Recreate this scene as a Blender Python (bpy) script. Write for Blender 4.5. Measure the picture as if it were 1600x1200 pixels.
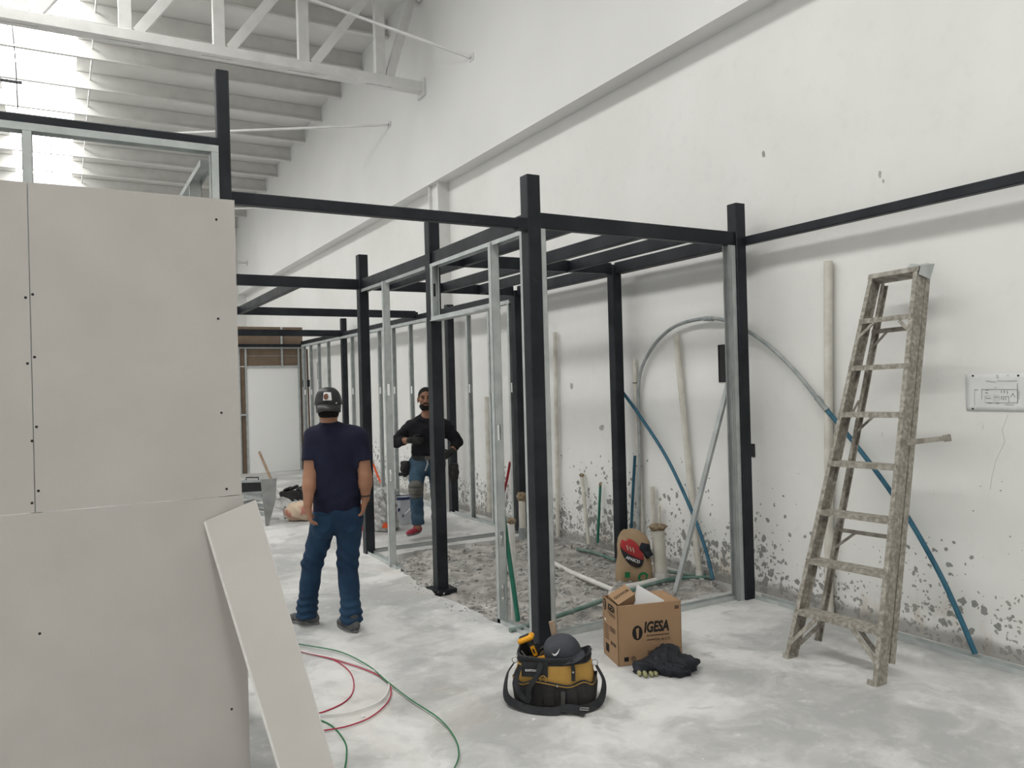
import bpy, bmesh, math, random
import numpy as np
from mathutils import Vector, Matrix

for o in list(bpy.data.objects): bpy.data.objects.remove(o, do_unlink=True)
S = bpy.context.scene
COL = S.collection
random.seed(7); RNG = np.random.default_rng(7)

# ------------------------------------------------------------------ camera
FPX = 1246.24; YAW, PITCH, ROLL = math.radians(29.599), math.radians(.144), math.radians(-1.5084)
EYE = np.array([0., 0., 1.70])
_F = np.array([math.sin(YAW)*math.cos(PITCH), math.cos(YAW)*math.cos(PITCH), math.sin(PITCH)])
_R = np.array([math.cos(YAW), -math.sin(YAW), 0.]); _U = np.cross(_R, _F)
CF = _F; CR = math.cos(ROLL)*_R + math.sin(ROLL)*_U; CU = -math.sin(ROLL)*_R + math.cos(ROLL)*_U
cam_d = bpy.data.cameras.new('camera'); cam = bpy.data.objects.new('camera', cam_d); COL.objects.link(cam)
cam_d.sensor_fit = 'HORIZONTAL'; cam_d.sensor_width = 36; cam_d.lens = FPX/1600*36
cam_d.clip_start = .05; cam_d.clip_end = 200
cam.matrix_world = Matrix(((CR[0], CU[0], -CF[0], EYE[0]), (CR[1], CU[1], -CF[1], EYE[1]), (CR[2], CU[2], -CF[2], EYE[2]), (0, 0, 0, 1)))
S.camera = cam

# ------------------------------------------------------------------ light
SKYLIGHT = 13.0            # daylight through the translucent roof sheets
W = bpy.data.worlds.new('world'); S.world = W; W.use_nodes = True
W.node_tree.nodes['Background'].inputs[0].default_value = (.80, .88, 1, 1)
W.node_tree.nodes['Background'].inputs[1].default_value = 0.6
S.view_settings.view_transform = 'Standard'; S.view_settings.look = 'None'
S.view_settings.exposure = -0.17; S.view_settings.gamma = 1.0; S.view_settings.use_curve_mapping = False

# ------------------------------------------------------------------ survey helpers (photo measurement -> a point on a real plane)
def ray(x, y): return CF + CR*(x-800)/FPX - CU*(y-600)/FPX
def onz(x, y, z=0.): d = ray(x, y); return EYE + d*(z-EYE[2])/d[2]
def onx(x, y, X): d = ray(x, y); return EYE + d*X/d[0]
def ony(x, y, Y): d = ray(x, y); return EYE + d*Y/d[1]
def dep(x, y, D): return EYE + ray(x, y)*D
V = lambda *a: np.array(a, float)
def unit(v): v = np.asarray(v, float); return v/np.linalg.norm(v)

# ------------------------------------------------------------------ materials
def new_mat(name):
    m = bpy.data.materials.new(name); m.use_nodes = True
    nt = m.node_tree; b = nt.nodes['Principled BSDF']; return m, nt, b
def srgb(r, g, b): f = lambda c: ((c/255+.055)/1.055)**2.4 if c > 10 else c/255/12.92; return (f(r), f(g), f(b), 1)
def mat(name, c1, c2=None, scale=8, rough=.7, metal=0., bump=0., bscale=None, detail=6, lo=.35, hi=.65, stretch=None, spec=.4):
    m, nt, b = new_mat(name); N = nt.nodes; L = nt.links
    b.inputs['Roughness'].default_value = rough; b.inputs['Metallic'].default_value = metal
    b.inputs['Specular IOR Level'].default_value = spec
    if c2 is None: c2 = tuple(x*.85 for x in c1[:3])+(1,)
    tc = N.new('ShaderNodeTexCoord'); mp = N.new('ShaderNodeMapping'); L.new(tc.outputs['Object'], mp.inputs[0])
    if stretch: mp.inputs['Scale'].default_value = stretch
    n = N.new('ShaderNodeTexNoise'); n.inputs['Scale'].default_value = scale; n.inputs['Detail'].default_value = detail; L.new(mp.outputs[0], n.inputs['Vector'])
    r = N.new('ShaderNodeValToRGB'); r.color_ramp.elements[0].position = lo; r.color_ramp.elements[1].position = hi
    r.color_ramp.elements[0].color = c1; r.color_ramp.elements[1].color = c2
    L.new(n.outputs['Fac'], r.inputs[0]); L.new(r.outputs[0], b.inputs['Base Color'])
    if bump:
        n2 = N.new('ShaderNodeTexNoise'); n2.inputs['Scale'].default_value = bscale or scale*4; n2.inputs['Detail'].default_value = 5; L.new(mp.outputs[0], n2.inputs['Vector'])
        bp = N.new('ShaderNodeBump'); bp.inputs['Strength'].default_value = bump; bp.inputs['Distance'].default_value = .01
        L.new(n2.outputs['Fac'], bp.inputs['Height']); L.new(bp.outputs[0], b.inputs['Normal'])
    return m
def math_n(nt, op, a, b=None, c=None, clamp=False):
    n = nt.nodes.new('ShaderNodeMath'); n.operation = op; n.use_clamp = clamp
    for i, v in enumerate((a, b, c)):
        if v is None: continue
        if isinstance(v, (int, float)): n.inputs[i].default_value = v
        else: nt.links.new(v, n.inputs[i])
    return n.outputs[0]
def ramp(nt, fac, lo, hi):
    n = nt.nodes.new('ShaderNodeMapRange'); n.interpolation_type = 'SMOOTHSTEP'
    n.inputs['From Min'].default_value = lo; n.inputs['From Max'].default_value = hi; nt.links.new(fac, n.inputs['Value']); return n.outputs[0]
def mixc(nt, fac, a, b):
    n = nt.nodes.new('ShaderNodeMix'); n.data_type = 'RGBA'
    if isinstance(fac, (int, float)): n.inputs[0].default_value = fac
    else: nt.links.new(fac, n.inputs[0])
    for i, v in ((6, a), (7, b)):
        if isinstance(v, tuple): n.inputs[i].default_value = v
        else: nt.links.new(v, n.inputs[i])
    return n.outputs[2]
def noise(nt, vec, scale, detail=5, rough=.55):
    n = nt.nodes.new('ShaderNodeTexNoise'); n.inputs['Scale'].default_value = scale; n.inputs['Detail'].default_value = detail; n.inputs['Roughness'].default_value = rough
    nt.links.new(vec, n.inputs['Vector']); return n.outputs['Fac']

def wall_material():
    m, nt, b = new_mat('painted_wall'); N = nt.nodes; L = nt.links
    b.inputs['Roughness'].default_value = .75
    tc = N.new('ShaderNodeTexCoord'); co = tc.outputs['Object']
    sep = N.new('ShaderNodeSeparateXYZ'); L.new(co, sep.inputs[0]); z = sep.outputs['Z']; y = sep.outputs['Y']
    base = mixc(nt, ramp(nt, noise(nt, co, .6, 4), .3, .7), (.76, .755, .73, 1), (.82, .815, .795, 1))
    base = mixc(nt, math_n(nt, 'MULTIPLY', ramp(nt, noise(nt, co, 9, 6), .5, .8), .25), base, (.66, .655, .64, 1))
    # flaked plaster spots, denser towards the floor
    vo = N.new('ShaderNodeTexVoronoi'); vo.inputs['Scale'].default_value = 20; vo.inputs['Randomness'].default_value = 1
    wrp = N.new('ShaderNodeVectorMath'); wrp.operation = 'ADD'
    nz = N.new('ShaderNodeTexNoise'); nz.inputs['Scale'].default_value = 22; L.new(co, nz.inputs['Vector'])
    sc = N.new('ShaderNodeVectorMath'); sc.operation = 'SCALE'; sc.inputs['Scale'].default_value = .05; L.new(nz.outputs['Color'], sc.inputs[0])
    L.new(co, wrp.inputs[0]); L.new(sc.outputs[0], wrp.inputs[1]); L.new(wrp.outputs[0], vo.inputs['Vector'])
    dens = ramp(nt, z, 1.35, 0.1)                                   # 1 at floor
    patch = ramp(nt, noise(nt, co, 1.5, 3), .34, .54)
    thr = math_n(nt, 'MULTIPLY', math_n(nt, 'MULTIPLY', math_n(nt, 'MULTIPLY', dens, patch), math_n(nt, 'ADD', math_n(nt, 'MULTIPLY', ramp(nt, y, 4.3, 4.9), .45), .55)), 1.0)
    cellr = N.new('ShaderNodeSeparateColor'); L.new(vo.outputs['Color'], cellr.inputs[0])
    thr = math_n(nt, 'MULTIPLY', thr, cellr.outputs[0])
    spot = math_n(nt, 'SUBTRACT', thr, vo.outputs['Distance']); spot = ramp(nt, spot, -.01, .04)
    vo2 = N.new('ShaderNodeTexVoronoi'); vo2.inputs['Scale'].default_value = 38; L.new(wrp.outputs[0], vo2.inputs['Vector'])
    c2 = N.new('ShaderNodeSeparateColor'); L.new(vo2.outputs['Color'], c2.inputs[0])
    thr2 = math_n(nt, 'MULTIPLY', math_n(nt, 'MULTIPLY', ramp(nt, z, .8, 0.), ramp(nt, noise(nt, co, 2.3, 3), .34, .54)), .85)
    thr2 = math_n(nt, 'MULTIPLY', thr2, ramp(nt, c2.outputs[1], .35, .9))
    spot2 = ramp(nt, math_n(nt, 'SUBTRACT', thr2, vo2.outputs['Distance']), -.01, .05)
    dirt = ramp(nt, math_n(nt, 'ADD', math_n(nt, 'MULTIPLY', noise(nt, co, 7, 6), .32), ramp(nt, z, .30, -.02)), .75, 1.05)
    # streaks / scuffs higher up
    mp = N.new('ShaderNodeMapping'); mp.inputs['Scale'].default_value = (1, 5, 2.0); L.new(co, mp.inputs[0])
    scuff = math_n(nt, 'MULTIPLY', ramp(nt, noise(nt, mp.outputs[0], 2.4, 7, .65), .66, .74), ramp(nt, z, 2.2, 1.2))
    col = mixc(nt, math_n(nt, 'MULTIPLY', scuff, .55), base, (.42, .415, .40, 1))
    rusty = math_n(nt, 'MULTIPLY', ramp(nt, z, .42, 0.), ramp(nt, noise(nt, mp.outputs[0], .9, 3), .52, .66))
    col = mixc(nt, math_n(nt, 'MULTIPLY', rusty, .55), col, (.42, .31, .19, 1))
    col = mixc(nt, math_n(nt, 'MULTIPLY', spot, .85), col, (.20, .20, .19, 1))
    col = mixc(nt, math_n(nt, 'MULTIPLY', spot2, .8), col, (.24, .24, .22, 1))
    col = mixc(nt, math_n(nt, 'MULTIPLY', dirt, .8), col, (.27, .26, .24, 1))
    L.new(col, b.inputs['Base Color'])
    bp = N.new('ShaderNodeBump'); bp.inputs['Strength'].default_value = .5; bp.inputs['Distance'].default_value = .006; bp.invert = True
    L.new(math_n(nt, 'MAXIMUM', spot, spot2), bp.inputs['Height']); L.new(bp.outputs[0], b.inputs['Normal'])
    return m
def floor_material():
    m, nt, b = new_mat('concrete_floor'); N = nt.nodes; L = nt.links
    tc = N.new('ShaderNodeTexCoord'); co = tc.outputs['Object']
    wp = N.new('ShaderNodeVectorMath'); wp.operation = 'ADD'
    nz = N.new('ShaderNodeTexNoise'); nz.inputs['Scale'].default_value = 1.4; nz.inputs['Detail'].default_value = 4; L.new(co, nz.inputs['Vector'])
    L.new(co, wp.inputs[0]); L.new(nz.outputs['Color'], wp.inputs[1])
    a = noise(nt, wp.outputs[0], 1.3, 8, .6); c = noise(nt, co, 9, 8, .65)
    col = mixc(nt, ramp(nt, a, .36, .64), (.40, .402, .396, 1), (.68, .675, .66, 1))
    col = mixc(nt, math_n(nt, 'MULTIPLY', ramp(nt, c, .52, .78), .5), col, (.82, .815, .80, 1))
    col = mixc(nt, math_n(nt, 'MULTIPLY', ramp(nt, noise(nt, wp.outputs[0], 3.3, 7, .6), .54, .72), .55), col, (.29, .292, .292, 1))
    col = mixc(nt, math_n(nt, 'MULTIPLY', ramp(nt, noise(nt, wp.outputs[0], .7, 4), .58, .72), .35), col, (.50, .445, .38, 1))
    vo = N.new('ShaderNodeTexVoronoi'); vo.inputs['Scale'].default_value = 7; L.new(co, vo.inputs['Vector'])
    col = mixc(nt, math_n(nt, 'MULTIPLY', ramp(nt, vo.outputs['Distance'], .045, .02), .7), col, (.66, .66, .64, 1))
    L.new(col, b.inputs['Base Color'])
    L.new(math_n(nt, 'ADD', math_n(nt, 'MULTIPLY', a, .35), .42), b.inputs['Roughness'])
    bp = N.new('ShaderNodeBump'); bp.inputs['Strength'].default_value = .25; bp.inputs['Distance'].default_value = .006
    L.new(noise(nt, co, 14, 8), bp.inputs['Height']); L.new(bp.outputs[0], b.inputs['Normal'])
    return m
def steel_material():
    m, nt, b = new_mat('dark_steel'); N = nt.nodes; L = nt.links
    tc = N.new('ShaderNodeTexCoord'); co = tc.outputs['Object']
    col = mixc(nt, ramp(nt, noise(nt, co, 3.5, 6), .35, .7), (.007, .0095, .014, 1), (.019, .023, .029, 1))
    col = mixc(nt, math_n(nt, 'MULTIPLY', ramp(nt, noise(nt, co, 17, 8, .7), .62, .74), .4), col, (.10, .092, .08, 1))
    L.new(col, b.inputs['Base Color']); b.inputs['Metallic'].default_value = .35
    L.new(math_n(nt, 'ADD', math_n(nt, 'MULTIPLY', noise(nt, co, 6, 4), .3), .32), b.inputs['Roughness'])
    return m
M = {}
M['wall'] = wall_material(); M['floor'] = floor_material(); M['steel'] = steel_material()
M['wall_up'] = mat('upper_wall_paint', (.74, .74, .725, 1), (.80, .80, .785, 1), .5, .8)
M['ceil'] = mat('roof_sheet_paint', (.70, .70, .675, 1), (.76, .755, .73, 1), 2, .6)
M['truss'] = mat('white_steel_paint', (.74, .74, .725, 1), (.66, .66, .645, 1), 5, .5)
M['purlin'] = mat('purlin_paint', (.70, .695, .67, 1), (.63, .625, .60, 1), 4, .55)
M['dirt'] = mat('broken_ground', (.25, .24, .222, 1), (.47, .45, .42, 1), 6, .95, bump=.9, bscale=30, detail=10)
M['rubble'] = mat('rubble_concrete', (.30, .295, .28, 1), (.54, .53, .51, 1), 12, .95, bump=.6)
M['galv'] = mat('galvanised_steel', (.44, .47, .465, 1), (.54, .57, .56, 1), 10, .45, .3, detail=3)
M['galv_old'] = mat('dull_galvanised', (.33, .35, .345, 1), (.41, .43, .425, 1), 9, .5, .3)
M['board'] = mat('plasterboard_paper', (.50, .475, .445, 1), (.535, .512, .482, 1), 3, .9, bump=.05, bscale=120)
M['gypsum'] = mat('gypsum_core', (.85, .84, .81, 1), (.78, .77, .74, 1), 40, .95)
M['kraft'] = mat('brown_paper_back', (.19, .135, .095, 1), (.225, .165, .12, 1), 5, .9)
M['black'] = mat('black_plastic', (.010, .010, .011, 1), (.018, .018, .02, 1), 20, .5)
M['screw'] = mat('black_screw', (.012, .012, .012, 1), None, 20, .6)
M['pvc'] = mat('dusty_pvc', (.68, .66, .60, 1), (.56, .53, .46, 1), 9, .5)
M['pvc_new'] = mat('white_pvc', (.74, .73, .70, 1), (.66, .64, .60, 1), 9, .45)
M['mud'] = mat('dried_rag_plug', (.16, .105, .055, 1), (.36, .29, .2, 1), 40, .95, bump=.8)
M['green_pipe'] = mat('green_pipe', (.008, .12, .075, 1), (.02, .16, .105, 1), 10, .4)
M['green_dusty'] = mat('dusty_green_pipe', (.07, .17, .14, 1), (.22, .28, .25, 1), 9, .8)
M['blue_tube'] = mat('blue_conduit', (.012, .085, .14, 1), (.03, .13, .19, 1), 12, .5)
M['grey_tube'] = mat('grey_conduit', (.24, .27, .27, 1), (.36, .38, .37, 1), 12, .6)
M['red'] = mat('red_hose', (.38, .02, .025, 1), (.30, .02, .03, 1), 10, .4)
M['ladder'] = mat('spattered_ladder', (.235, .215, .178, 1), (.47, .445, .395, 1), 38, .75, bump=.25, lo=.40, hi=.75)
M['ladder_d'] = mat('worn_ladder_brace', (.20, .18, .15, 1), (.40, .375, .33, 1), 18, .6)
M['card'] = mat('corrugated_card', (.33, .205, .115, 1), (.36, .228, .13, 1), 4, .85)
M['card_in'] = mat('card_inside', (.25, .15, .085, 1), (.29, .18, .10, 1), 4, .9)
M['ink'] = mat('black_ink', (.012, .011, .010, 1), None, 9, .8)
M['ink_soft'] = mat('faded_ink', (.10, .06, .038, 1), None, 9, .9)
M['paper'] = mat('white_paper', (.80, .80, .80, 1), (.74, .74, .745, 1), 5, .8)
M['plan_paper'] = mat('plan_paper', (.73, .735, .735, 1), (.68, .69, .69, 1), 6, .7)
M['plan_ink'] = mat('plan_ink', (.22, .23, .24, 1), None, 9, .8)
M['plan_faint'] = mat('plan_faint_ink', (.48, .49, .50, 1), None, 9, .8)
M['skin'] = mat('skin', (.30, .145, .085, 1), (.35, .175, .105, 1), 9, .55)
M['skin2'] = mat('tanned_skin', (.22, .10, .058, 1), (.26, .122, .072, 1), 9, .55)
M['navy'] = mat('navy_shirt_cloth', (.005, .006, .022, 1), (.008, .010, .032, 1), 7, .9, bump=.2, bscale=25)
M['blackcloth'] = mat('black_sweater', (.004, .004, .007, 1), (.008, .008, .011, 1), 9, .95, bump=.2, bscale=40)
M['jeans'] = mat('blue_denim', (.005, .022, .055, 1), (.014, .047, .095, 1), 5, .9, bump=.25, bscale=30)
M['jeans2'] = mat('faded_denim', (.02, .05, .09, 1), (.055, .10, .145, 1), 6, .9, bump=.25, bscale=30)
M['shoe'] = mat('dusty_shoe', (.05, .052, .056, 1), (.12, .12, .12, 1), 14, .85)
M['sole'] = mat('grey_sole', (.14, .14, .14, 1), (.22, .22, .215, 1), 14, .9)
M['shoe_red'] = mat('red_trainer', (.24, .018, .035, 1), (.32, .03, .05, 1), 14, .7)
M['capmat'] = mat('black_leather_cap', (.012, .012, .013, 1), (.03, .03, .031, 1), 7, .45)
M['hair'] = mat('black_hair', (.004, .0035, .003, 1), (.008, .007, .006, 1), 60, .95, bump=.5)
M['glove'] = mat('dark_glove', (.008, .009, .009, 1), (.02, .022, .018, 1), 20, .8)
M['glove_g'] = mat('olive_glove', (.22, .22, .11, 1), (.32, .31, .17, 1), 20, .7)
M['kneepad'] = mat('grey_kneepad', (.055, .055, .052, 1), (.12, .118, .105, 1), 9, .6)
M['gold'] = mat('tan_canvas', (.36, .205, .045, 1), (.45, .27, .07, 1), 7, .9, bump=.35, bscale=18)
M['darkcanvas'] = mat('dark_canvas', (.016, .015, .016, 1), (.035, .032, .032, 1), 9, .9, bump=.3, bscale=30)
M['webbing'] = mat('black_webbing', (.010, .011, .013, 1), (.028, .029, .033, 1), 14, .8)
M['yellow'] = mat('tool_yellow', (.80, .36, .012, 1), (.72, .31, .01, 1), 9, .45)
M['chrome'] = mat('bright_metal', (.6, .6, .6, 1), (.5, .5, .5, 1), 9, .3, .9)
M['greycap'] = mat('grey_cap_cloth', (.040, .042, .052, 1), (.060, .063, .075, 1), 9, .9)
M['white'] = mat('white_print', (.82, .82, .82, 1), None, 9, .7)
M['wood'] = mat('wooden_handle', (.36, .27, .19, 1), (.26, .18, .115, 1), 6, .7, stretch=(6, 6, 1))
M['jacket'] = mat('black_jacket_cloth', (.004, .005, .009, 1), (.010, .012, .019, 1), 9, .7, bump=.3, bscale=40)
M['sack'] = mat('cement_sack_paper', (.36, .25, .145, 1), (.42, .30, .19, 1), 6, .85, bump=.4, bscale=14)
M['rust'] = mat('rusty_brown_steel', (.09, .045, .03, 1), (.14, .08, .055, 1), 12, .9)
M['sheet_grey'] = mat('grey_sheet', (.15, .155, .15, 1), (.20, .205, .20, 1), 6, .7)
M['sack_red'] = mat('sack_red_print', (.42, .035, .04, 1), (.36, .04, .04, 1), 9, .8)
M['sack_navy'] = mat('sack_dark_print', (.012, .014, .02, 1), (.022, .024, .03, 1), 9, .8)
M['sack_green'] = mat('sack_green_print', (.01, .20, .07, 1), None, 9, .8)
M['sack_pale'] = mat('pale_sack', (.55, .43, .32, 1), (.40, .16, .13, 1), 7, .9, lo=.5, hi=.62)
M['pail'] = mat('white_pail', (.55, .57, .62, 1), (.66, .68, .71, 1), 5, .6)
M['pail_blue'] = mat('pail_blue', (.02, .035, .11, 1), None, 8, .6)
M['orange'] = mat('orange_plastic', (.75, .10, .02, 1), (.65, .085, .02, 1), 6, .5)
M['bundle'] = mat('grey_wrapped_bundle', (.24, .24, .24, 1), (.50, .50, .49, 1), 24, .45, bump=.9, bscale=40)
M['shovel'] = mat('cement_caked_blade', (.45, .445, .43, 1), (.60, .595, .575, 1), 14, .85)
M['brownpatch'] = mat('brown_patch_print', (.17, .075, .04, 1), (.10, .045, .028, 1), 60, .8)
M['dustywhite'] = mat('white_door_leaf', (.92, .92, .91, 1), (.90, .90, .89, 1), 1, .7)
M['wire_red'] = mat('red_wire', (.42, .02, .06, 1), None, 10, .4)
M['wire_green'] = mat('green_wire', (.012, .17, .06, 1), None, 10, .4)
M['wire_white'] = mat('white_wire', (.78, .78, .76, 1), None, 10, .4)
m, nt, b = new_mat('skylight_sheet'); b.inputs['Base Color'].default_value = (.8, .85, .85, 1); b.inputs['Emission Color'].default_value = (1, .992, .97, 1); b.inputs['Emission Strength'].default_value = SKYLIGHT
M['sky'] = m

# ------------------------------------------------------------------ mesh collector
class MB:
    def __init__(s): s.v = []; s.f = []; s.mi = []
    def add(s, vs, fs, mi=0):
        k = len(s.v); s.v += [tuple(map(float, p)) for p in vs]; s.f += [tuple(i+k for i in f) for f in fs]; s.mi += [mi]*len(fs); return s
    def box(s, a, b, mi=0):
        x0, y0, z0 = a; x1, y1, z1 = b
        return s.add([(x0,y0,z0),(x1,y0,z0),(x1,y1,z0),(x0,y1,z0),(x0,y0,z1),(x1,y0,z1),(x1,y1,z1),(x0,y1,z1)],
                     [(3,2,1,0),(4,5,6,7),(0,1,5,4),(1,2,6,5),(2,3,7,6),(3,0,4,7)], mi)
    def prism(s, prof, p0, p1, side, up, mi=0):
        """profile (list of (a,b) in side/up axes, counter-clockwise) swept straight from p0 to p1"""
        p0, p1, side, up = map(lambda q: np.asarray(q, float), (p0, p1, side, up)); n = len(prof)
        vs = [p0+side*a+up*b for a, b in prof]+[p1+side*a+up*b for a, b in prof]
        fs = [(i, (i+1) % n, n+(i+1) % n, n+i) for i in range(n)]+[tuple(range(n-1, -1, -1)), tuple(range(n, 2*n))]
        return s.add(vs, fs, mi)
    def beam(s, p0, p1, w, h, ref=(0,0,1), c=.005, mi=0):
        p0 = np.asarray(p0, float); p1 = np.asarray(p1, float); d = unit(p1-p0); side = np.cross(d, ref); side = unit(side); up = np.cross(side, d)
        a, b = w/2, h/2
        pr = [(-a+c,-b),(a-c,-b),(a,-b+c),(a,b-c),(a-c,b),(-a+c,b),(-a,b-c),(-a,-b+c)] if c else [(-a,-b),(a,-b),(a,b),(-a,b)]
        return s.prism(pr, p0, p1, side, up, mi)
    def tube(s, pts, r, n=10, mi=0, cap=True):
        pts = [np.asarray(p, float) for p in pts]; m = len(pts); rs = r if hasattr(r, '__len__') else [r]*m
        vs = []; fs = []; ref = None
        for i, p in enumerate(pts):
            t = unit(pts[min(i+1, m-1)]-pts[max(i-1, 0)])
            if ref is None: ref = np.cross(t, (0,0,1) if abs(t[2]) < .9 else (1,0,0))
            ref = unit(ref-t*np.dot(ref, t)); b = np.cross(t, ref)
            for k in range(n):
                a = 2*math.pi*k/n; vs.append(p+rs[i]*(math.cos(a)*ref+math.sin(a)*b))
        for i in range(m-1):
            for k in range(n): fs.append((i*n+k, i*n+(k+1) % n, (i+1)*n+(k+1) % n, (i+1)*n+k))
        if cap: fs += [tuple(range(n-1, -1, -1)), tuple(range((m-1)*n, m*n))]
        return s.add(vs, fs, mi)
    def strip(s, pts, w, t, normal_fn, mi=0):
        """flat strap of width w, thickness t along pts; normal_fn(i) gives its face normal"""
        pts = [np.asarray(p, float) for p in pts]; m = len(pts); vs = []; fs = []
        for i, p in enumerate(pts):
            d = unit(pts[min(i+1, m-1)]-pts[max(i-1, 0)]); nn = np.asarray(normal_fn(i), float); sd = unit(np.cross(d, nn)); nn = unit(np.cross(sd, d))
            vs += [p-sd*w/2-nn*t/2, p+sd*w/2-nn*t/2, p+sd*w/2+nn*t/2, p-sd*w/2+nn*t/2]
        for i in range(m-1):
            for k in range(4): fs.append((i*4+k, i*4+(k+1) % 4, (i+1)*4+(k+1) % 4, (i+1)*4+k))
        fs += [(3,2,1,0), tuple(range((m-1)*4, m*4))]
        return s.add(vs, fs, mi)
    def rings(s, rings, mi=0, cap0=True, cap1=True):
        n = len(rings[0]); vs = [p for r in rings for p in r]; fs = []
        for i in range(len(rings)-1):
            for k in range(n): fs.append((i*n+k, i*n+(k+1) % n, (i+1)*n+(k+1) % n, (i+1)*n+k))
        if cap0: fs.append(tuple(range(n-1, -1, -1)))
        if cap1: fs.append(tuple(range((len(rings)-1)*n, len(rings)*n)))
        return s.add(vs, fs, mi)
    def poly(s, pts, nrm, t=.001, mi=0):
        """flat polygon of thickness t standing along nrm"""
        pts = [np.asarray(p, float) for p in pts]; nrm = np.asarray(nrm, float); n = len(pts)
        a = np.zeros(3)
        for i in range(n): a += np.cross(pts[i], pts[(i+1) % n])
        if np.dot(a, nrm) < 0: pts = pts[::-1]
        vs = pts+[p+nrm*t for p in pts]
        return s.add(vs, [tuple(range(n-1, -1, -1)), tuple(range(n, 2*n))]+[(i, (i+1) % n, n+(i+1) % n, n+i) for i in range(n)], mi)
    def build(s, name, mats, parent=None, smooth=False, label=None, kind=None):
        me = bpy.data.meshes.new(name); me.from_pydata(s.v, [], s.f)
        for m_ in (mats if isinstance(mats, (list, tuple)) else [mats]): me.materials.append(m_)
        if any(s.mi): me.polygons.foreach_set('material_index', s.mi)
        if smooth:
            me.polygons.foreach_set('use_smooth', [True]*len(me.polygons))
            try: me.set_sharp_from_angle(angle=math.radians(40))
            except Exception: pass
        me.update(); return link(name, me, parent, label, kind)
def link(name, me, parent=None, label=None, kind=None):
    o = bpy.data.objects.new(name, me); COL.objects.link(o)
    if parent is not None: o.parent = parent; o.matrix_parent_inverse = parent_inv(parent)
    if label: o['label'] = label
    if kind: o['kind'] = kind
    return o
def parent_inv(p):
    mt = Matrix.LocRotScale(p.location, p.rotation_euler, p.scale)
    return ((parent_mat(p.parent) if p.parent else Matrix()) @ (p.matrix_parent_inverse if p.parent else Matrix()) @ mt).inverted()
def parent_mat(p):
    mt = Matrix.LocRotScale(p.location, p.rotation_euler, p.scale)
    return (parent_mat(p.parent) @ p.matrix_parent_inverse @ mt) if p.parent else mt
def thing(name, label, cat, loc=(0,0,0), group=None):
    o = bpy.data.objects.new(name, None); COL.objects.link(o); o.location = tuple(map(float, loc)); o.empty_display_size = .1
    o['label'] = label; o['category'] = cat
    if group: o['group'] = group
    return o
def tag(o, label, cat, group=None):
    o['label'] = label; o['category'] = cat
    if group: o['group'] = group
    return o
def struct(o): o['kind'] = 'structure'; return o
def crom(P, n=8):
    P = [np.asarray(p, float) for p in P]; Q = [2*P[0]-P[1]]+P+[2*P[-1]-P[-2]]; out = []
    for i in range(1, len(Q)-2):
        for k in range(n):
            t = k/n; a, b_, c, d = Q[i-1:i+3]
            out.append(.5*((2*b_)+(-a+c)*t+(2*a-5*b_+4*c-d)*t*t+(-a+3*b_-3*c+d)*t**3))
    out.append(P[-1]); return out
def text_mesh(txt, size, align='CENTER', bold=0., shear=0.):
    c = bpy.data.curves.new('lettering', 'FONT'); c.body = txt; c.size = size; c.align_x = align; c.align_y = 'CENTER'; c.offset = bold; c.shear = shear; c.resolution_u = 3
    c.extrude = .0006
    o = bpy.data.objects.new('t', c); COL.objects.link(o); dg = bpy.context.evaluated_depsgraph_get(); me = bpy.data.meshes.new_from_object(o.evaluated_get(dg))
    bpy.data.objects.remove(o); bpy.data.curves.remove(c); return me
def place_text(name, txt, size, origin, xdir, ydir, m_, parent, align='CENTER', bold=0., sx=1., shear=0.):
    me = text_mesh(txt, size, align, bold, shear); xd = unit(xdir); yd = unit(ydir); nd = np.cross(xd, yd)
    co = np.zeros(len(me.vertices)*3); me.vertices.foreach_get('co', co); co = co.reshape(-1, 3)
    w = np.asarray(origin, float)+co[:, :1]*xd*sx+co[:, 1:2]*yd+co[:, 2:3]*nd
    me.vertices.foreach_set('co', w.ravel()); me.materials.clear(); me.materials.append(m_); me.update(); me.name = name
    return link(name, me, parent)

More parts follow.
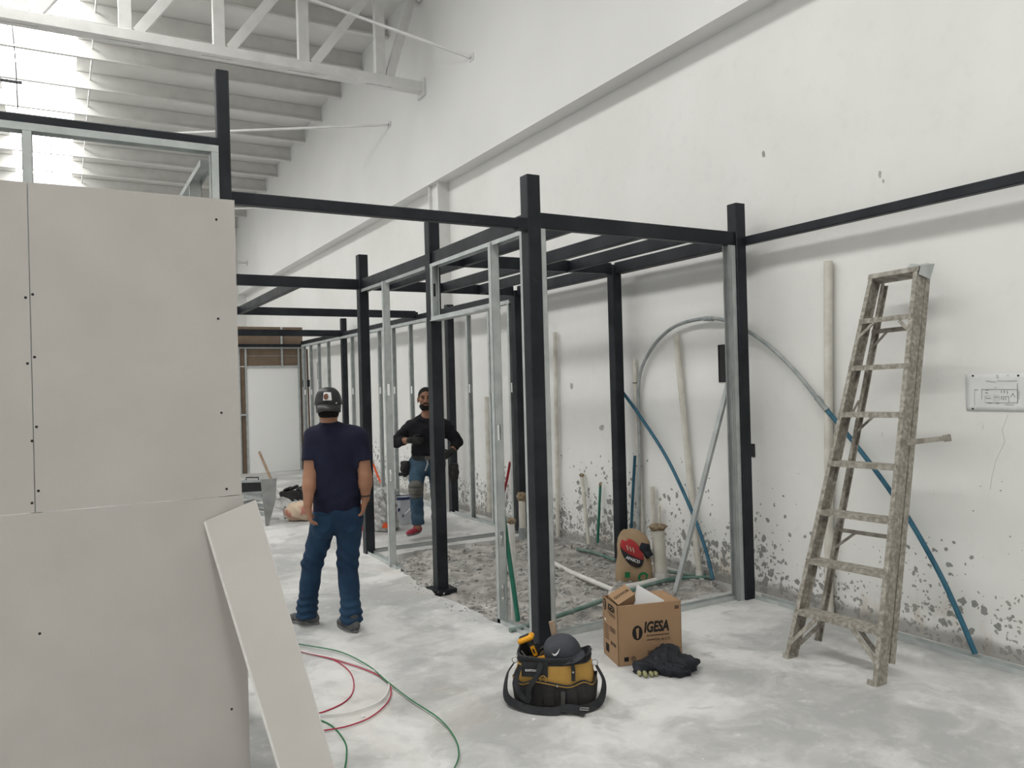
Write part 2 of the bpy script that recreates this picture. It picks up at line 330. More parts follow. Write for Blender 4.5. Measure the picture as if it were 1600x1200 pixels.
# ------------------------------------------------------------------ implicit surfaces for bodies and soft things
class SDF:
    def __init__(s, lo, hi, res):
        s.lo = np.asarray(lo, float); s.res = res; s.n = np.ceil((np.asarray(hi)-s.lo)/res).astype(int)+1
        s.D = np.full(s.n, 9., np.float32)
    def _sub(s, lo, hi):
        a = np.clip(np.floor((lo-s.lo)/s.res).astype(int), 0, s.n); b = np.clip(np.ceil((hi-s.lo)/s.res).astype(int)+1, 0, s.n)
        sl = tuple(slice(i, j) for i, j in zip(a, b))
        g = np.meshgrid(*[s.lo[k]+s.res*np.arange(a[k], b[k]) for k in range(3)], indexing='ij')
        return sl, np.stack(g, -1)
    def _merge(s, sl, d, k):
        if d.size == 0: return
        D = s.D[sl]; h = np.clip(.5+.5*(D-d)/k, 0, 1); s.D[sl] = (D*(1-h)+d*h)-k*h*(1-h)
    def cone(s, a, b, ra, rb, k=.02, flat=None, ff=1.):
        """tapered capsule; flat = axis direction along which the section is ff times as thick"""
        a = np.asarray(a, float); b = np.asarray(b, float); m = max(ra, rb)*max(1, ff)+k*2+.01
        sl, P = s._sub(np.minimum(a, b)-m, np.maximum(a, b)+m); ab = b-a; L2 = max(ab@ab, 1e-9)
        t = np.clip(((P-a)@ab)/L2, 0, 1); q = P-a-t[..., None]*ab
        if flat is not None:
            fl = unit(flat); qf = q@fl; q = q+fl*(qf*(1/ff-1))[..., None]
        d = np.sqrt((q*q).sum(-1))-(ra+(rb-ra)*t); s._merge(sl, d*(min(1, ff)), k); return s
    def ell(s, c, r, k=.02, axes=None):
        c = np.asarray(c, float); r = np.asarray(r, float); m = r.max()+k*2+.01
        sl, P = s._sub(c-m, c+m); q = P-c
        if axes is not None: q = q@np.stack([unit(a) for a in axes], 1)
        l = np.sqrt(((q/r)**2).sum(-1)); l2 = np.sqrt(((q/(r*r))**2).sum(-1))+1e-6
        s._merge(sl, l*(l-1)/l2, k); return s
    def cut(s, p, n):
        """keep only the side the normal n points away from"""
        g = np.meshgrid(*[s.lo[k]+s.res*np.arange(s.n[k]) for k in range(3)], indexing='ij'); n = unit(n); p = np.asarray(p, float)
        d = (g[0]-p[0])*n[0]+(g[1]-p[1])*n[1]+(g[2]-p[2])*n[2]; s.D = np.maximum(s.D, d).astype(np.float32); return s
    def warp(s, fn):
        g = np.meshgrid(*[s.lo[k]+s.res*np.arange(s.n[k]) for k in range(3)], indexing='ij'); s.D = (s.D+fn(*g)).astype(np.float32); return s
    def mesh(s, name, mats, parent=None, mat_fn=None, smooth_it=1, label=None):
        D = s.D.copy()
        for ax in range(3):
            i = [slice(None)]*3
            for e in (0, -1): i[ax] = e; D[tuple(i)] = np.maximum(D[tuple(i)], .5*s.res)
        ins = D < 0; n = np.array(D.shape); cn = n-1
        cnt = np.zeros(cn, np.int16); acc = np.zeros(tuple(cn)+(3,), np.float32)
        cor = lambda o: tuple(slice(o[k], o[k]+cn[k]) for k in range(3))
        for ax in range(3):
            o1, o2 = [k for k in range(3) if k != ax]
            for p in (0, 1):
                for q in (0, 1):
                    a = [0,0,0]; a[o1] = p; a[o2] = q; b = list(a); b[ax] = 1
                    Da = D[cor(a)]; Db = D[cor(b)]; mk = (Da < 0) != (Db < 0)
                    if not mk.any(): continue
                    idx = np.nonzero(mk); t = Da[idx]/(Da[idx]-Db[idx]); cnt[idx] += 1
                    pos = np.zeros((len(t), 3), np.float32); pos[:, o1] = p; pos[:, o2] = q; pos[:, ax] = t
                    acc[idx] += pos
        act = cnt > 0; ids = np.full(cn, -1, np.int64); ids[act] = np.arange(act.sum())
        cell = np.argwhere(act); v = (cell+acc[act]/cnt[act][:, None])*s.res+s.lo
        F = []
        for ax in range(3):
            o1, o2 = [(1, 2), (2, 0), (0, 1)][ax]
            sa = [slice(None)]*3; sb = [slice(None)]*3; sa[ax] = slice(0, -1); sb[ax] = slice(1, None)
            A = ins[tuple(sa)]; B = ins[tuple(sb)]; mk = A != B
            e = np.argwhere(mk); ok = (e[:, o1] > 0) & (e[:, o2] > 0) & (e[:, o1] < n[o1]-1) & (e[:, o2] < n[o2]-1); e = e[ok]
            flip = ~A[mk][ok]
            def cid(d1, d2): c = e.copy(); c[:, o1] -= d1; c[:, o2] -= d2; return ids[c[:, 0], c[:, 1], c[:, 2]]
            q = np.stack([cid(1, 1), cid(0, 1), cid(0, 0), cid(1, 0)], 1); q[flip] = q[flip][:, ::-1]; F.append(q)
        F = np.concatenate(F); 
        for _ in range(smooth_it):
            sm = np.zeros_like(v); c = np.zeros(len(v))
            for i in range(4):
                np.add.at(sm, F[:, i], v[F[:, (i+1) % 4]]+v[F[:, (i-1) % 4]]); np.add.at(c, F[:, i], 2)
            v = .4*v+.6*sm/np.maximum(c, 1)[:, None]
        me = bpy.data.meshes.new(name); me.vertices.add(len(v)); me.vertices.foreach_set('co', v.astype(np.float32).ravel())
        me.loops.add(len(F)*4); me.loops.foreach_set('vertex_index', F.astype(np.int32).ravel())
        me.polygons.add(len(F)); me.polygons.foreach_set('loop_start', np.arange(0, len(F)*4, 4, dtype=np.int32))
        me.update(calc_edges=True); me.validate()
        for m_ in (mats if isinstance(mats, (list, tuple)) else [mats]): me.materials.append(m_)
        if mat_fn is not None:
            cen = v[F].mean(1); me.polygons.foreach_set('material_index', mat_fn(cen).astype(np.int32))
        me.polygons.foreach_set('use_smooth', [True]*len(me.polygons)); me.update()
        return link(name, me, parent, label)

# ================================================================== the setting
WX, UX, SOF = 4.83, 4.62, 4.585          # lower wall face, upper wall face, soffit height
XL, YB, YE = -14., -8., 24.2
# floor slab with the broken-out opening inside the frame
hole = [(2.80,4.66),(3.3,4.70),(3.9,4.68),(4.4,4.78),(4.82,4.74),(4.825,6.2),(4.825,7.2),(4.82,7.86),(4.1,7.80),(3.5,7.84),(2.86,7.72),(2.80,7.30),(2.73,6.95),(2.72,6.63),(2.66,6.42),(2.70,6.2),(2.66,6.02),(2.70,5.73),(2.72,5.40),(2.69,5.13),(2.80,4.86)]
H2 = []
for i, p in enumerate(hole):                       # ragged edge
    q = hole[(i+1) % len(hole)]; n = max(2, int(math.dist(p, q)/.07))
    for k in range(n):
        t = k/n; j = .018 if p[0] < 4.8 or q[0] < 4.8 else .0
        H2.append((p[0]+(q[0]-p[0])*t+random.uniform(-j, j), p[1]+(q[1]-p[1])*t+random.uniform(-j, j)))
bm = bmesh.new()
def loop(pts, z):
    vs = [bm.verts.new((x, y, z)) for x, y in pts]; return vs, [bm.edges.new((vs[i], vs[(i+1) % len(vs)])) for i in range(len(vs))]
ov, oe = loop([(XL,YB),(WX+.3,YB),(WX+.3,YE),(XL,YE)], 0); hv, he = loop(H2, 0)
bmesh.ops.triangle_fill(bm, use_beauty=True, edges=oe+he)
for f in bm.faces:
    if f.normal.z < 0: f.normal_flip()
lv = [bm.verts.new((v.co.x, v.co.y, -.12)) for v in hv]
for i in range(len(hv)): bm.faces.new((hv[i], hv[(i+1) % len(hv)], lv[(i+1) % len(hv)], lv[i]))
me = bpy.data.meshes.new('floor'); bm.to_mesh(me); bm.free(); me.materials.append(M['floor'])
FLOOR = struct(link('floor', me))
# broken ground: bumpy grid clipped to the opening
def inside(x, y, P):
    c = False; j = len(P)-1
    for i in range(len(P)):
        if (P[i][1] > y) != (P[j][1] > y) and x < (P[j][0]-P[i][0])*(y-P[i][1])/(P[j][1]-P[i][1])+P[i][0]: c = not c
        j = i
    return c
from mathutils import noise as mn
def ground_z(x, y):
    z = -.045+.05*mn.fractal(Vector((x*2.2, y*2.2, 3)), 1., 2., 5)+.02*mn.noise(Vector((x*13, y*13, 1)))
    e = min(max((x-4.35)/.4, 0), 1)
    return min(z+.03*e, .02)
gx = np.arange(2.58, 4.90, .03); gy = np.arange(4.56, 7.96, .03)
mb = MB(); vs = [(x, y, ground_z(x, y)) for y in gy for x in gx]; nx = len(gx)
fs = [(j*nx+i, j*nx+i+1, (j+1)*nx+i+1, (j+1)*nx+i) for j in range(len(gy)-1) for i in range(nx-1)]
# outside the opening the sheet dives under the slab
vs = [(x, y, z if inside(x, y, H2) else min(z, -.02)) for x, y, z in vs]
mb.add(vs, fs); g = mb.build('broken_ground', M['dirt'], None, smooth=True); struct(g)
# rubble: loose lumps nobody could count
mb = MB()
def lump(mb, c, r, mi=0):
    rr = [random.uniform(.6, 1.15) for _ in range(8)]; a = random.uniform(0, 6.28); sx, sy, sz = random.uniform(.7, 1.5), random.uniform(.6, 1.1), random.uniform(.35, .8); vs = []
    for i, (x, y, z) in enumerate([(-1,-1,-1),(1,-1,-1),(1,1,-1),(-1,1,-1),(-1,-1,1),(1,-1,1),(1,1,1),(-1,1,1)]):
        k = rr[i]*r*.6*(.75 if z > 0 else 1); x, y, z = x*sx*k, y*sy*k, z*sz*k
        vs.append((c[0]+x*math.cos(a)-y*math.sin(a), c[1]+x*math.sin(a)+y*math.cos(a), c[2]+z))
    mb.add(vs, [(3,2,1,0),(4,5,6,7),(0,1,5,4),(1,2,6,5),(2,3,7,6),(3,0,4,7)], mi)
n = 0
while n < 1900:
    x = random.uniform(2.6, 4.78); y = random.uniform(4.6, 7.95)
    if not inside(x, y, H2): continue
    if mn.noise(Vector((x*1.7, y*1.7, 9)))+random.uniform(-.45, .45) < -.1: continue
    r = random.choice([.008,.01,.012,.015,.02,.03,.04]) ; lump(mb, (x, y, ground_z(x, y)+r*.15), r, 1 if random.random() < .3 else 0); n += 1
k = 0
while k < 520:
    x = random.uniform(2.65, 4.76); y = random.uniform(4.68, 7.85)
    if inside(x, y, H2): r = random.choice([.02,.025,.03,.04,.05]); lump(mb, (x, y, ground_z(x, y)+r*.2), r, 0 if random.random() < .6 else 1); k += 1
for i in range(90):
    x = random.choice([random.uniform(2.55, 2.75), random.uniform(3., 4.6)]); y = random.uniform(5.1, 6.6) if x < 2.8 else random.uniform(4.6, 4.75)
    lump(mb, (x, y, .004), random.choice([.006,.008,.012]), 1)
for i in range(70):
    x = random.uniform(1.2, 4.4); y = random.uniform(2.6, 9); lump(mb, (x, y, .003), random.choice([.004,.005,.007]), 2)
o = mb.build('rubble', [M['rubble'], M['dirt'], M['gypsum']]); tag(o, 'loose grey rubble and grit strewn over the dug-up ground', 'rubble'); o['kind'] = 'stuff'

# right wall: lower face, overhanging upper face, soffit
mb = MB().box((WX, YB, 0), (WX+.3, YE, SOF)); WALL = struct(mb.build('wall_right', M['wall']))
mb = MB().box((UX, YB, SOF), (WX+.3, YE, 9.2)); struct(mb.build('wall_right_upper', M['wall_up']))
# the I-section column standing proud of the lower wall, under the soffit
mb = MB()
cy = 10.15
mb.box((4.70, cy+.02, 0), (WX, cy+.30, SOF)); mb.box((4.655, cy, 0), (WX, cy+.02, SOF)); mb.box((4.655, cy+.30, 0), (WX, cy+.32, SOF))
o = mb.build('wall_column', M['truss'], WALL, label='white steel column let into the wall under the ledge')
struct(MB().box((XL, YE, 0), (WX+.3, YE+.2, 9.2)).build('wall_end', M['wall_up']))
struct(MB().box((XL-.2, YB, 0), (XL, 5, 9.2)).box((XL-.2, 16, 0), (XL, YE, 9.2)).box((XL-.2, 5, 5.5), (XL, 16, 9.2)).build('wall_left', M['wall_up']))      # opening added in the unseen wall so world light brightens the far end
struct(MB().box((XL, YB-.2, 0), (WX+.3, YB, 9.2)).build('wall_back', M['wall_up']))
# chips and a hairline crack in the paint
for x, y, w, h in ((1193,241,3,6), (1375,273,3,7), (1380,283,2,4), (893,603,3,6), (940,668,4,5), (1140,652,3,7)):
    P = [onx(x+w*math.cos(a)*random.uniform(.7,1.1), y+h*math.sin(a)*random.uniform(.7,1.1), WX-.0006) for a in np.linspace(0, 2*math.pi, 9)[:-1]]
    MB().poly(P, (-1,0,0), .0005).build('paint_chip', M['rubble'], WALL)
P = [onx(x, y, WX-.0006) for x, y in ((1575,648),(1566,672),(1570,690),(1556,720),(1550,745),(1547,765))]; mb = MB()
for a, b_ in zip(P[:-1], P[1:]): mb.beam(a, b_, .002, .0006, ref=(1,0,0), c=0)
mb.build('hairline_crack', M['plan_faint'], WALL)
# black recessed electrical boxes in the wall
for lab, (x0, y0, x1, y1) in (('tall black recessed electrical box in the white wall left of the post', (1122.5,539,1143,597)), ('small black socket box in the white wall right of the steel post', (1172,693,1180,714))):
    a = onx(x0, y0, WX); c = onx(x1, y1, WX); ya, yb = sorted((a[1], c[1])); za, zb = sorted((a[2], c[2]))
    t = thing('electrical_box', lab, 'electrical box', (WX, (ya+yb)/2, za))
    mb = MB(); w = .006; X0 = WX-.008; X1 = WX-.0005
    mb.box((X0, ya, za), (X1, ya+w, zb)); mb.box((X0, yb-w, za), (X1, yb, zb)); mb.box((X0, ya, za), (X1, yb, za+w)); mb.box((X0, ya, zb-w), (X1, yb, zb)); mb.build('rim', M['black'], t)
    MB().box((WX-.003, ya, za), (WX-.0008, yb, zb)).build('box_back', M['black'], t)

# ------------------------------------------------------------------ roof
def roof_z(Y): return 7.20-.056*(Y-11.8)+.30
sk = [(-.75, .37), (-12.75, -11.63)]
xs = sorted([XL, UX+.05]+[e for s_ in sk for e in s_]); quad = lambda a, b_: [(a,YB,roof_z(YB)),(b_,YB,roof_z(YB)),(b_,YE,roof_z(YE)),(a,YE,roof_z(YE))]
mb = MB()
for i in range(0, len(xs), 2): mb.add(quad(xs[i], xs[i+1]), [(3,2,1,0)])
CEIL = struct(mb.build('ceiling', M['ceil']))
for a, b_ in sk: MB().add(quad(a, b_), [(3,2,1,0)]).build('skylight_sheet', M['sky'], CEIL, label='bright translucent skylight strip in the roof')
yp = 11.8-1.225*16; pn = None
for k in range(27):
    y = yp+k*1.225
    if y < YB or y > YE: continue
    z = roof_z(y)-.005; d = .30
    prof = [(-.07,-d),(.004,-d),(.004,-.005),(.06,-.005),(.06,0),(-.004,0),(-.004,-d+.008),(-.066,-d+.008),(-.066,-d+.03),(-.07,-d+.03)]
    MB().prism(prof[::-1], (XL, y, z), (UX, y, z), (0,1,0), (0,0,1)).build('purlin', M['purlin'], CEIL)
    if y > 9:
        y2 = y+1.225
        MB().tube([(.58, y+.004, roof_z(y)-.20), (.58, y2-.004, roof_z(y2)-.12)], .014, 6).build('sag_rod', M['purlin'], CEIL)
        MB().tube([(-3.4, y+.004, roof_z(y)-.20), (-3.4, y2-.004, roof_z(y2)-.12)], .014, 6).build('sag_rod', M['purlin'], CEIL)
# truss
TY = 10.5; tr = thing('roof_truss', 'white lattice roof truss spanning out from the top of the wall', 'truss', (UX, TY, 5.9))
zc0, zc1 = 5.925, 6.055; ztop = 7.28
for dy in (-.055, .055):
    mb = MB(); mb.beam((XL, TY+dy, 5.99), (4.60, TY+dy, 5.99), .085, .125, c=.004); mb.build('bottom_chord', M['truss'], tr)
    mb = MB(); mb.beam((XL, TY+dy, ztop), (4.60, TY+dy, ztop), .085, .12, c=.004); mb.build('top_chord', M['truss'], tr)
xv = [3.98-1.067*i for i in range(16)]
for i, x in enumerate(xv):
    MB().beam((x, TY, zc1-.02), (x, TY, ztop), .14, .10, ref=(0,1,0), c=.003).build('vertical', M['truss'], tr)
    x2 = x+1.067 if i else 4.56
    MB().beam((x+.13, TY, zc1), (x2-.08, TY, ztop-.03), .12, .09, ref=(0,1,0), c=.003).build('diagonal', M['truss'], tr)
    for s in (-1, 1):                               # batten plates between the two chord angles
        MB().box((x+.17, TY-.014, 5.93), (x+.86, TY+.014, 5.934)).build('batten', M['truss'], tr) if s > 0 else None
MB().box((4.585, TY-.13, 5.86), (4.62, TY+.13, 6.1)).build('wall_plate', M['truss'], tr)
# slender tie bars from roof steel down to the wall
def tie(p, q, lab):
    t = thing('tie_bar', lab, 'tie bar', q); p = np.asarray(p); q = np.asarray(q)
    MB().beam(p, q, .05, .028, c=.003).build('bar', M['truss'], t); MB().box((UX-.012, q[1]-.06, q[2]-.04), (UX-.0005, q[1]+.06, q[2]+.04)).build('end_plate', M['truss'], t)
tie((2.84, 10.4, 6.9), onx(735, 90, 4.60), 'thin white bar running from the roof truss to the upper wall')
tie(ony(176, 212, 15.4), onx(607, 195, 4.60), 'thin white bar under the purlins ending at a small plate on the wall')
tie(ony(365, 326, 17.8), onx(470, 324, 4.60), 'short thin white bar just above the dark beam beside the plasterboard')
t = thing('wall_bracket', 'tiny forked rod bracket high on the wall beside the plasterboard edge', 'bracket', onx(385, 411, 4.60)); q = onx(385, 411, 4.60)
MB().tube([q, q+V(-.9, -.1, .12)], .015, 6).build('rod', M['purlin'], t); MB().tube([q, q+V(-.9, -.1, -.10)], .015, 6).build('rod', M['purlin'], t); MB().box((UX-.02, q[1]-.06, q[2]-.07), (UX-.0005, q[1]+.06, q[2]+.07)).build('end_plate', M['purlin'], t)
# hanging wire and thin cable by the skylight
q = ony(14, 0, 14.2); q2 = ony(28, 172, 14.2)
t = thing('hanging_wire', 'thin dark wire hanging from the roof beside the skylights', 'wire', q2)
zt = roof_z(14.2)
MB().tube(crom([V(q[0]-.03, 14.2, zt-.01), q, (q+q2)/2+V(.02,0,0), q2]), .010, 6).build('wire', M['black'], t)
qc = ony(20, 127, 14.2); MB().box((qc[0]-.16, 14.17, qc[2]-.02), (qc[0]+.12, 14.23, qc[2]+.012)).build('clip', M['black'], t)
q = ony(74, 100, 15.0); q2 = ony(82, 285, 15.0)
MB().tube([V(q[0]-.02, 15., roof_z(15)-.01), q, q2], .006, 6).build('hanging_cable', M['galv_old']); tag(bpy.data.objects['hanging_cable'], 'very thin grey cable hanging from the bright skylight', 'cable')

# ================================================================== steel frame
TOP = 2.848
def post(x, y, z0, z1, par, w=.10, d=.10):
    mb = MB(); mb.beam((x+w/2, y+d/2, z0), (x+w/2, y+d/2, z1), w, d, ref=(0,1,0), c=.006); o = mb.build('post', M['steel'], par)
    return o
def bx(p0, p1, par, w=.055, h=.10, name='beam'): return MB().beam(p0, p1, w, h, c=.005).build(name, M['steel'], par)
fr = thing('steel_frame', 'welded black steel tube frame of posts and roof beams over the dug-up ground', 'steel frame', (2.75, 4.53, 0))
P1 = (2.70, 4.48); P2 = (2.735, 6.165); P3 = (2.725, 7.94); WP = (4.573, 4.48); BP = (4.60, 6.10); BP3 = (4.575, 7.94)
for (x, y), zt in ((P1, 3.09), (P2, 3.113), (P3, 3.105), (WP, 3.07), (BP, 2.80), (BP3, 2.80)):
    po = post(x, y, -.10 if (x, y) in (P2, BP) else 0, zt, fr)
mb = MB(); mb.box((2.69, 6.12, -.03), (2.89, 6.32, .004)); mb.build('base_plate', M['steel'], fr)
zb = TOP-.052
bx((2.80, 4.53, zb), (4.573, 4.53, zb), fr, .06, .105)                               # front
for a, c in ((P1, P2), (P2, P3)): bx((a[0]+.05, a[1]+.10, zb), (c[0]+.05, c[1], zb), fr, .06, .105)
bx((4.66, 4.56, zb), (4.67, 6.10, zb), fr, .10, .105); bx((4.67, 6.20, zb), (4.66, 7.94, zb), fr, .10, .105)
bx((P2[0]+.10, 6.215, zb), (BP[0], 6.15, zb), fr, .06, .105)
bx((P3[0]+.10, 7.99, zb), (BP3[0], 7.99, zb), fr, .06, .105)
for x, w in ((3.08, .05), (3.697, .06), (4.143, .036)):
    for y0, y1 in ((4.565, 6.16), (6.235, 7.955)):
        bx((x, y0, zb), (x, y1, zb), fr, w, .10, 'joist')
        MB().box((x-w/2-.02, y1-.006, zb-.06), (x-w/2, y1+.004, zb-.01)).build('cleat', M['steel'], fr)
bx((P3[0], 7.99, zb), (.2, 7.99, zb), fr, .06, .105)                                 # beam running left behind the board
bx((P1[0], 4.52, 2.763), (.82, 4.52, 2.763), fr, .062, .066)                        # slimmer tube to the tall post
post(.77, 4.49, 0, 2.80, fr, .06, .06)
lf = thing('steel_frame', 'tall slim black post with a top beam running left above the plasterboard', 'steel frame', (.67, 3.76, 0))
post(.640, 3.733, 0, 3.153, lf, .056, .056); bx((.640, 3.76, 2.824), (-3.2, 3.76, 2.824), lf, .046, .047)
MB().box((2.625, 4.488, 2.722), (2.70, 4.552, 2.80)).build('beam_stub', M['steel'], fr)
# wall tube to the right of the frame
bx((4.685, 4.52, 2.782), (4.685, -1.5, 2.782), fr, .06, .064); MB().box((4.60, 4.50, 2.75), (4.70, 4.56, 2.814)).build('beam_stub', M['steel'], fr)

ff = thing('steel_frame', 'black steel posts and beams along the far end of the wall', 'steel frame', (4.62, 14.4, 0))
post(4.60, 9.83, 0, 2.83, ff); post(4.58, 14.40, 0, 3.04, ff)
bx((4.62, 8.04, 2.745), (4.62, 9.83, 2.745), ff, .06, .085); bx((4.63, 9.93, 2.745), (4.62, 14.40, 2.745), ff, .06, .085); bx((4.62, 14.50, 2.745), (4.62, 17.33, 2.745), ff, .06, .085)
bx((.2, 10.95, TOP-.055), (4.60, 10.95, TOP-.055), ff, .06, .105); MB().box((4.60, 10.93, 2.75), (4.64, 10.97, 2.83)).build('end_cap', M['steel'], ff)
q = ony(376, 484, 10.92); bx((q[0], 8.02, TOP-.055), (q[0], 10.92, TOP-.055), ff, .06, .10)
bx((.4, 14.45, 2.76), (4.58, 14.45, 2.76), ff, .06, .115)
bx((.4, 17.33, 2.70), (4.66, 17.33, 2.70), ff, .06, .06)

# ================================================================== galvanised stud framing
def stud(x, y, z0, z1, par, web='x', wl=.064, fl=.041, flip=1, holes=(.55,), m_='galv', t=.0018, lean=0.):
    """C stud: web across the wall thickness axis, two flanges; holes at heights (fractions)"""
    mb = MB(); h = []
    for f in holes: zc = z0+(z1-z0)*f; h.append((zc-.055, zc+.055))
    zz = [z0]+[e for a in h for e in a]+[z1]
    for i in range(0, len(zz)-1):
        a, b_ = zz[i], zz[i+1]
        if i % 2 == 0:
            segs = [(-wl/2, wl/2)]
        else: segs = [(-wl/2, -wl*.22), (wl*.22, wl/2)]
        for u0, u1 in segs:
            if web == 'x': mb.box((x+u0, y, a), (x+u1, y+t, b_))
            else: mb.box((x, y+u0, a), (x+t, y+u1, b_))
    for s in (-1, 1):
        u = s*wl/2; e0, e1 = sorted((0, flip*fl))
        ua, ub = sorted((u, u-s*t)); la, lb = sorted((u, u-s*.008)); k0, k1 = sorted((flip*fl, flip*(fl-t)))
        if web == 'x': mb.box((x+ua, y+e0, z0), (x+ub, y+e1, z1)); mb.box((x+la, y+k0, z0), (x+lb, y+k1, z1))
        else: mb.box((x+e0, y+ua, z0), (x+e1, y+ub, z1)); mb.box((x+k0, y+la, z0), (x+k1, y+lb, z1))
    if lean:
        mb.v = [(px+lean*(pz-z0)/(z1-z0), py, pz) for px, py, pz in mb.v]
    return mb.build('stud', M[m_], par)
def track(p0, p1, w, h, par, up=1, m_='galv', t=.0018, ref=(0,0,1), name='track'):
    pr = [(-w/2, 0), (w/2, 0), (w/2, h), (w/2-t, h), (w/2-t, t), (-w/2+t, t), (-w/2+t, h), (-w/2, h)]
    if up < 0: pr = [(a, -b_) for a, b_ in pr][::-1]
    d = unit(np.asarray(p1, float)-np.asarray(p0, float)); side = unit(np.cross(d, ref)); u = np.cross(side, d)
    return MB().prism(pr, p0, p1, side, u).build(name, M[m_], par)
# door-side framing, front bay
sf = thing('stud_frame', 'galvanised stud framing with door header on the left side of the black frame', 'stud frame', (2.73, 5.0, 0))
track((2.745, 4.59, 0), (2.745, 5.09, 0), .066, .03, sf); track((2.748, 4.585, zb-.053), (2.765, 6.16, zb-.053), .066, .03, sf, -1)
stud(2.745, 4.585, 0, 2.74, sf, 'x', flip=1, holes=()); stud(2.745, 5.035, 0, 2.735, sf, 'x', flip=1, holes=(.08, .22, .5), wl=.066, fl=.045)
stud(2.765, 6.155, 2.27, 2.735, sf, 'x', flip=-1, holes=(.55,))
track((2.745, 5.04, 2.27), (2.765, 6.16, 2.27), .066, .03, sf, 1); MB().box((2.72, 5.06, 2.262), (2.80, 6.15, 2.27)).build('header_flange', M['galv'], sf)
track((2.77, 6.27, zb-.053), (2.775, 7.94, zb-.053), .066, .03, sf, -1, 'galv_old')
s2 = thing('stud_frame', 'lone leaning galvanised stud with short floor track beside the third post', 'stud frame', (2.74, 7.3, 0))
stud(2.745, 7.22, 0, 2.735, s2, 'x', flip=1, holes=(.32, .62), wl=.066, lean=.0); track((2.76, 7.10, 0), (2.775, 7.94, 0), .066, .03, s2)
# front face
s3 = thing('stud_frame', 'galvanised studs and floor track across the front opening of the frame', 'stud frame', (3.6, 4.54, 0))
stud(2.803, 4.53, .0, 2.742, s3, 'y', flip=1, holes=()); stud(4.572, 4.53, 0, 2.742, s3, 'y', flip=-1, holes=(.3, .62)); track((2.803, 4.565, 0), (4.60, 4.565, 0), .064, .035, s3)
stud(4.53, 4.53, 0, 2.742, s3, 'y', flip=-1, holes=(), m_='galv_old', fl=.03)
# track along the wall foot to the right, and the cross track behind
o = track((4.69, 4.47, 0), (4.69, -1.5, 0), .075, .03, None, name='wall_track'); tag(o, 'long galvanised floor track lying along the foot of the wall behind the ladder', 'track')
o = track((2.82, 8.0, 0), (4.70, 8.03, 0), .066, .03, None, name='floor_track', m_='galv_old'); tag(o, 'galvanised floor track crossing behind the dug-up ground', 'track')
# studs along the far wall
s4 = thing('stud_frame', 'row of galvanised studs standing against the far part of the white wall', 'stud frame', (4.62, 12, 0))
for y in (8.12, 8.62, 9.22, 10.5, 11.16, 11.86, 12.5, 13.25, 13.9, 15.35, 16.0, 16.6, 17.1):
    stud(4.60, y, 0, 2.67, s4, 'x', wl=.064, fl=.042, flip=-1, holes=(.63,))
track((4.60, 8.06, 2.703), (4.60, 17.2, 2.703), .07, .045, s4, -1); track((4.60, 8.06, 0), (4.60, 9.82, 0), .07, .03, s4); track((4.60, 9.94, 0), (4.60, 17.2, 0), .07, .03, s4)

# ------------------------------------------------------------------ end partition
ep = thing('end_partition', 'brown backed partition with galvanised studs at the far end of the hall', 'partition', (4.0, 17.4, 0))
for x0, x1, z0, z1 in ((.6, 4.19, 2.70, 3.105), (4.23, 4.66, 2.70, 3.105), (.6, 4.19, 2.27, 2.68), (4.23, 4.56, 2.27, 2.68), (.6, 3.44, 0, 2.25), (4.57, 4.66, 0, 2.68)):
    MB().box((x0, 17.44, z0), (x1, 17.46, z1)).build('panel', M['kraft'], ep)
for x, z0, z1 in ((3.30, 0, 2.66), (3.44, 0, 2.66), (4.20, 2.26, 3.1), (4.555, 0, 2.66), (4.64, 0, 2.66)): stud(x, 17.40, z0, z1, ep, 'x', wl=.042, fl=.03, holes=())
track((.6, 17.39, 2.665), (4.66, 17.39, 2.665), .06, .03, ep, -1); track((3.44, 17.40, 2.27), (4.55, 17.40, 2.27), .05, .03, ep, -1)
MB().box((3.46, 17.425, 2.48), (4.55, 17.432, 2.487)).build('string_line', M['galv'], ep)
MB().box((3.31, 17.385, 1.22), (3.43, 17.43, 1.26)).build('noggin', M['galv'], ep)
d = MB().box((3.463, 17.41, .0), (4.535, 17.45, 2.262)).build('door_1', M['dustywhite']); struct(d)
t = thing('rusty_bar', 'rusty brown bar standing in the far corner beside the white door leaf', 'bar', (4.70, 17.2, 0)); MB().beam((4.72, 17.25, 0), (4.70, 17.25, 2.62), .03, .03).build('bar', M['rust'], t); MB().box((4.60, 17.2, 1.80), (4.74, 17.3, 1.95)).build('lug', M['black'], t)
MB().box((4.66, 16.3, 1.94), (4.70, 16.36, 2.30)).build('wall_conduit_box', M['black']); tag(bpy.data.objects['wall_conduit_box'], 'narrow black box fixed between the far studs', 'electrical box')

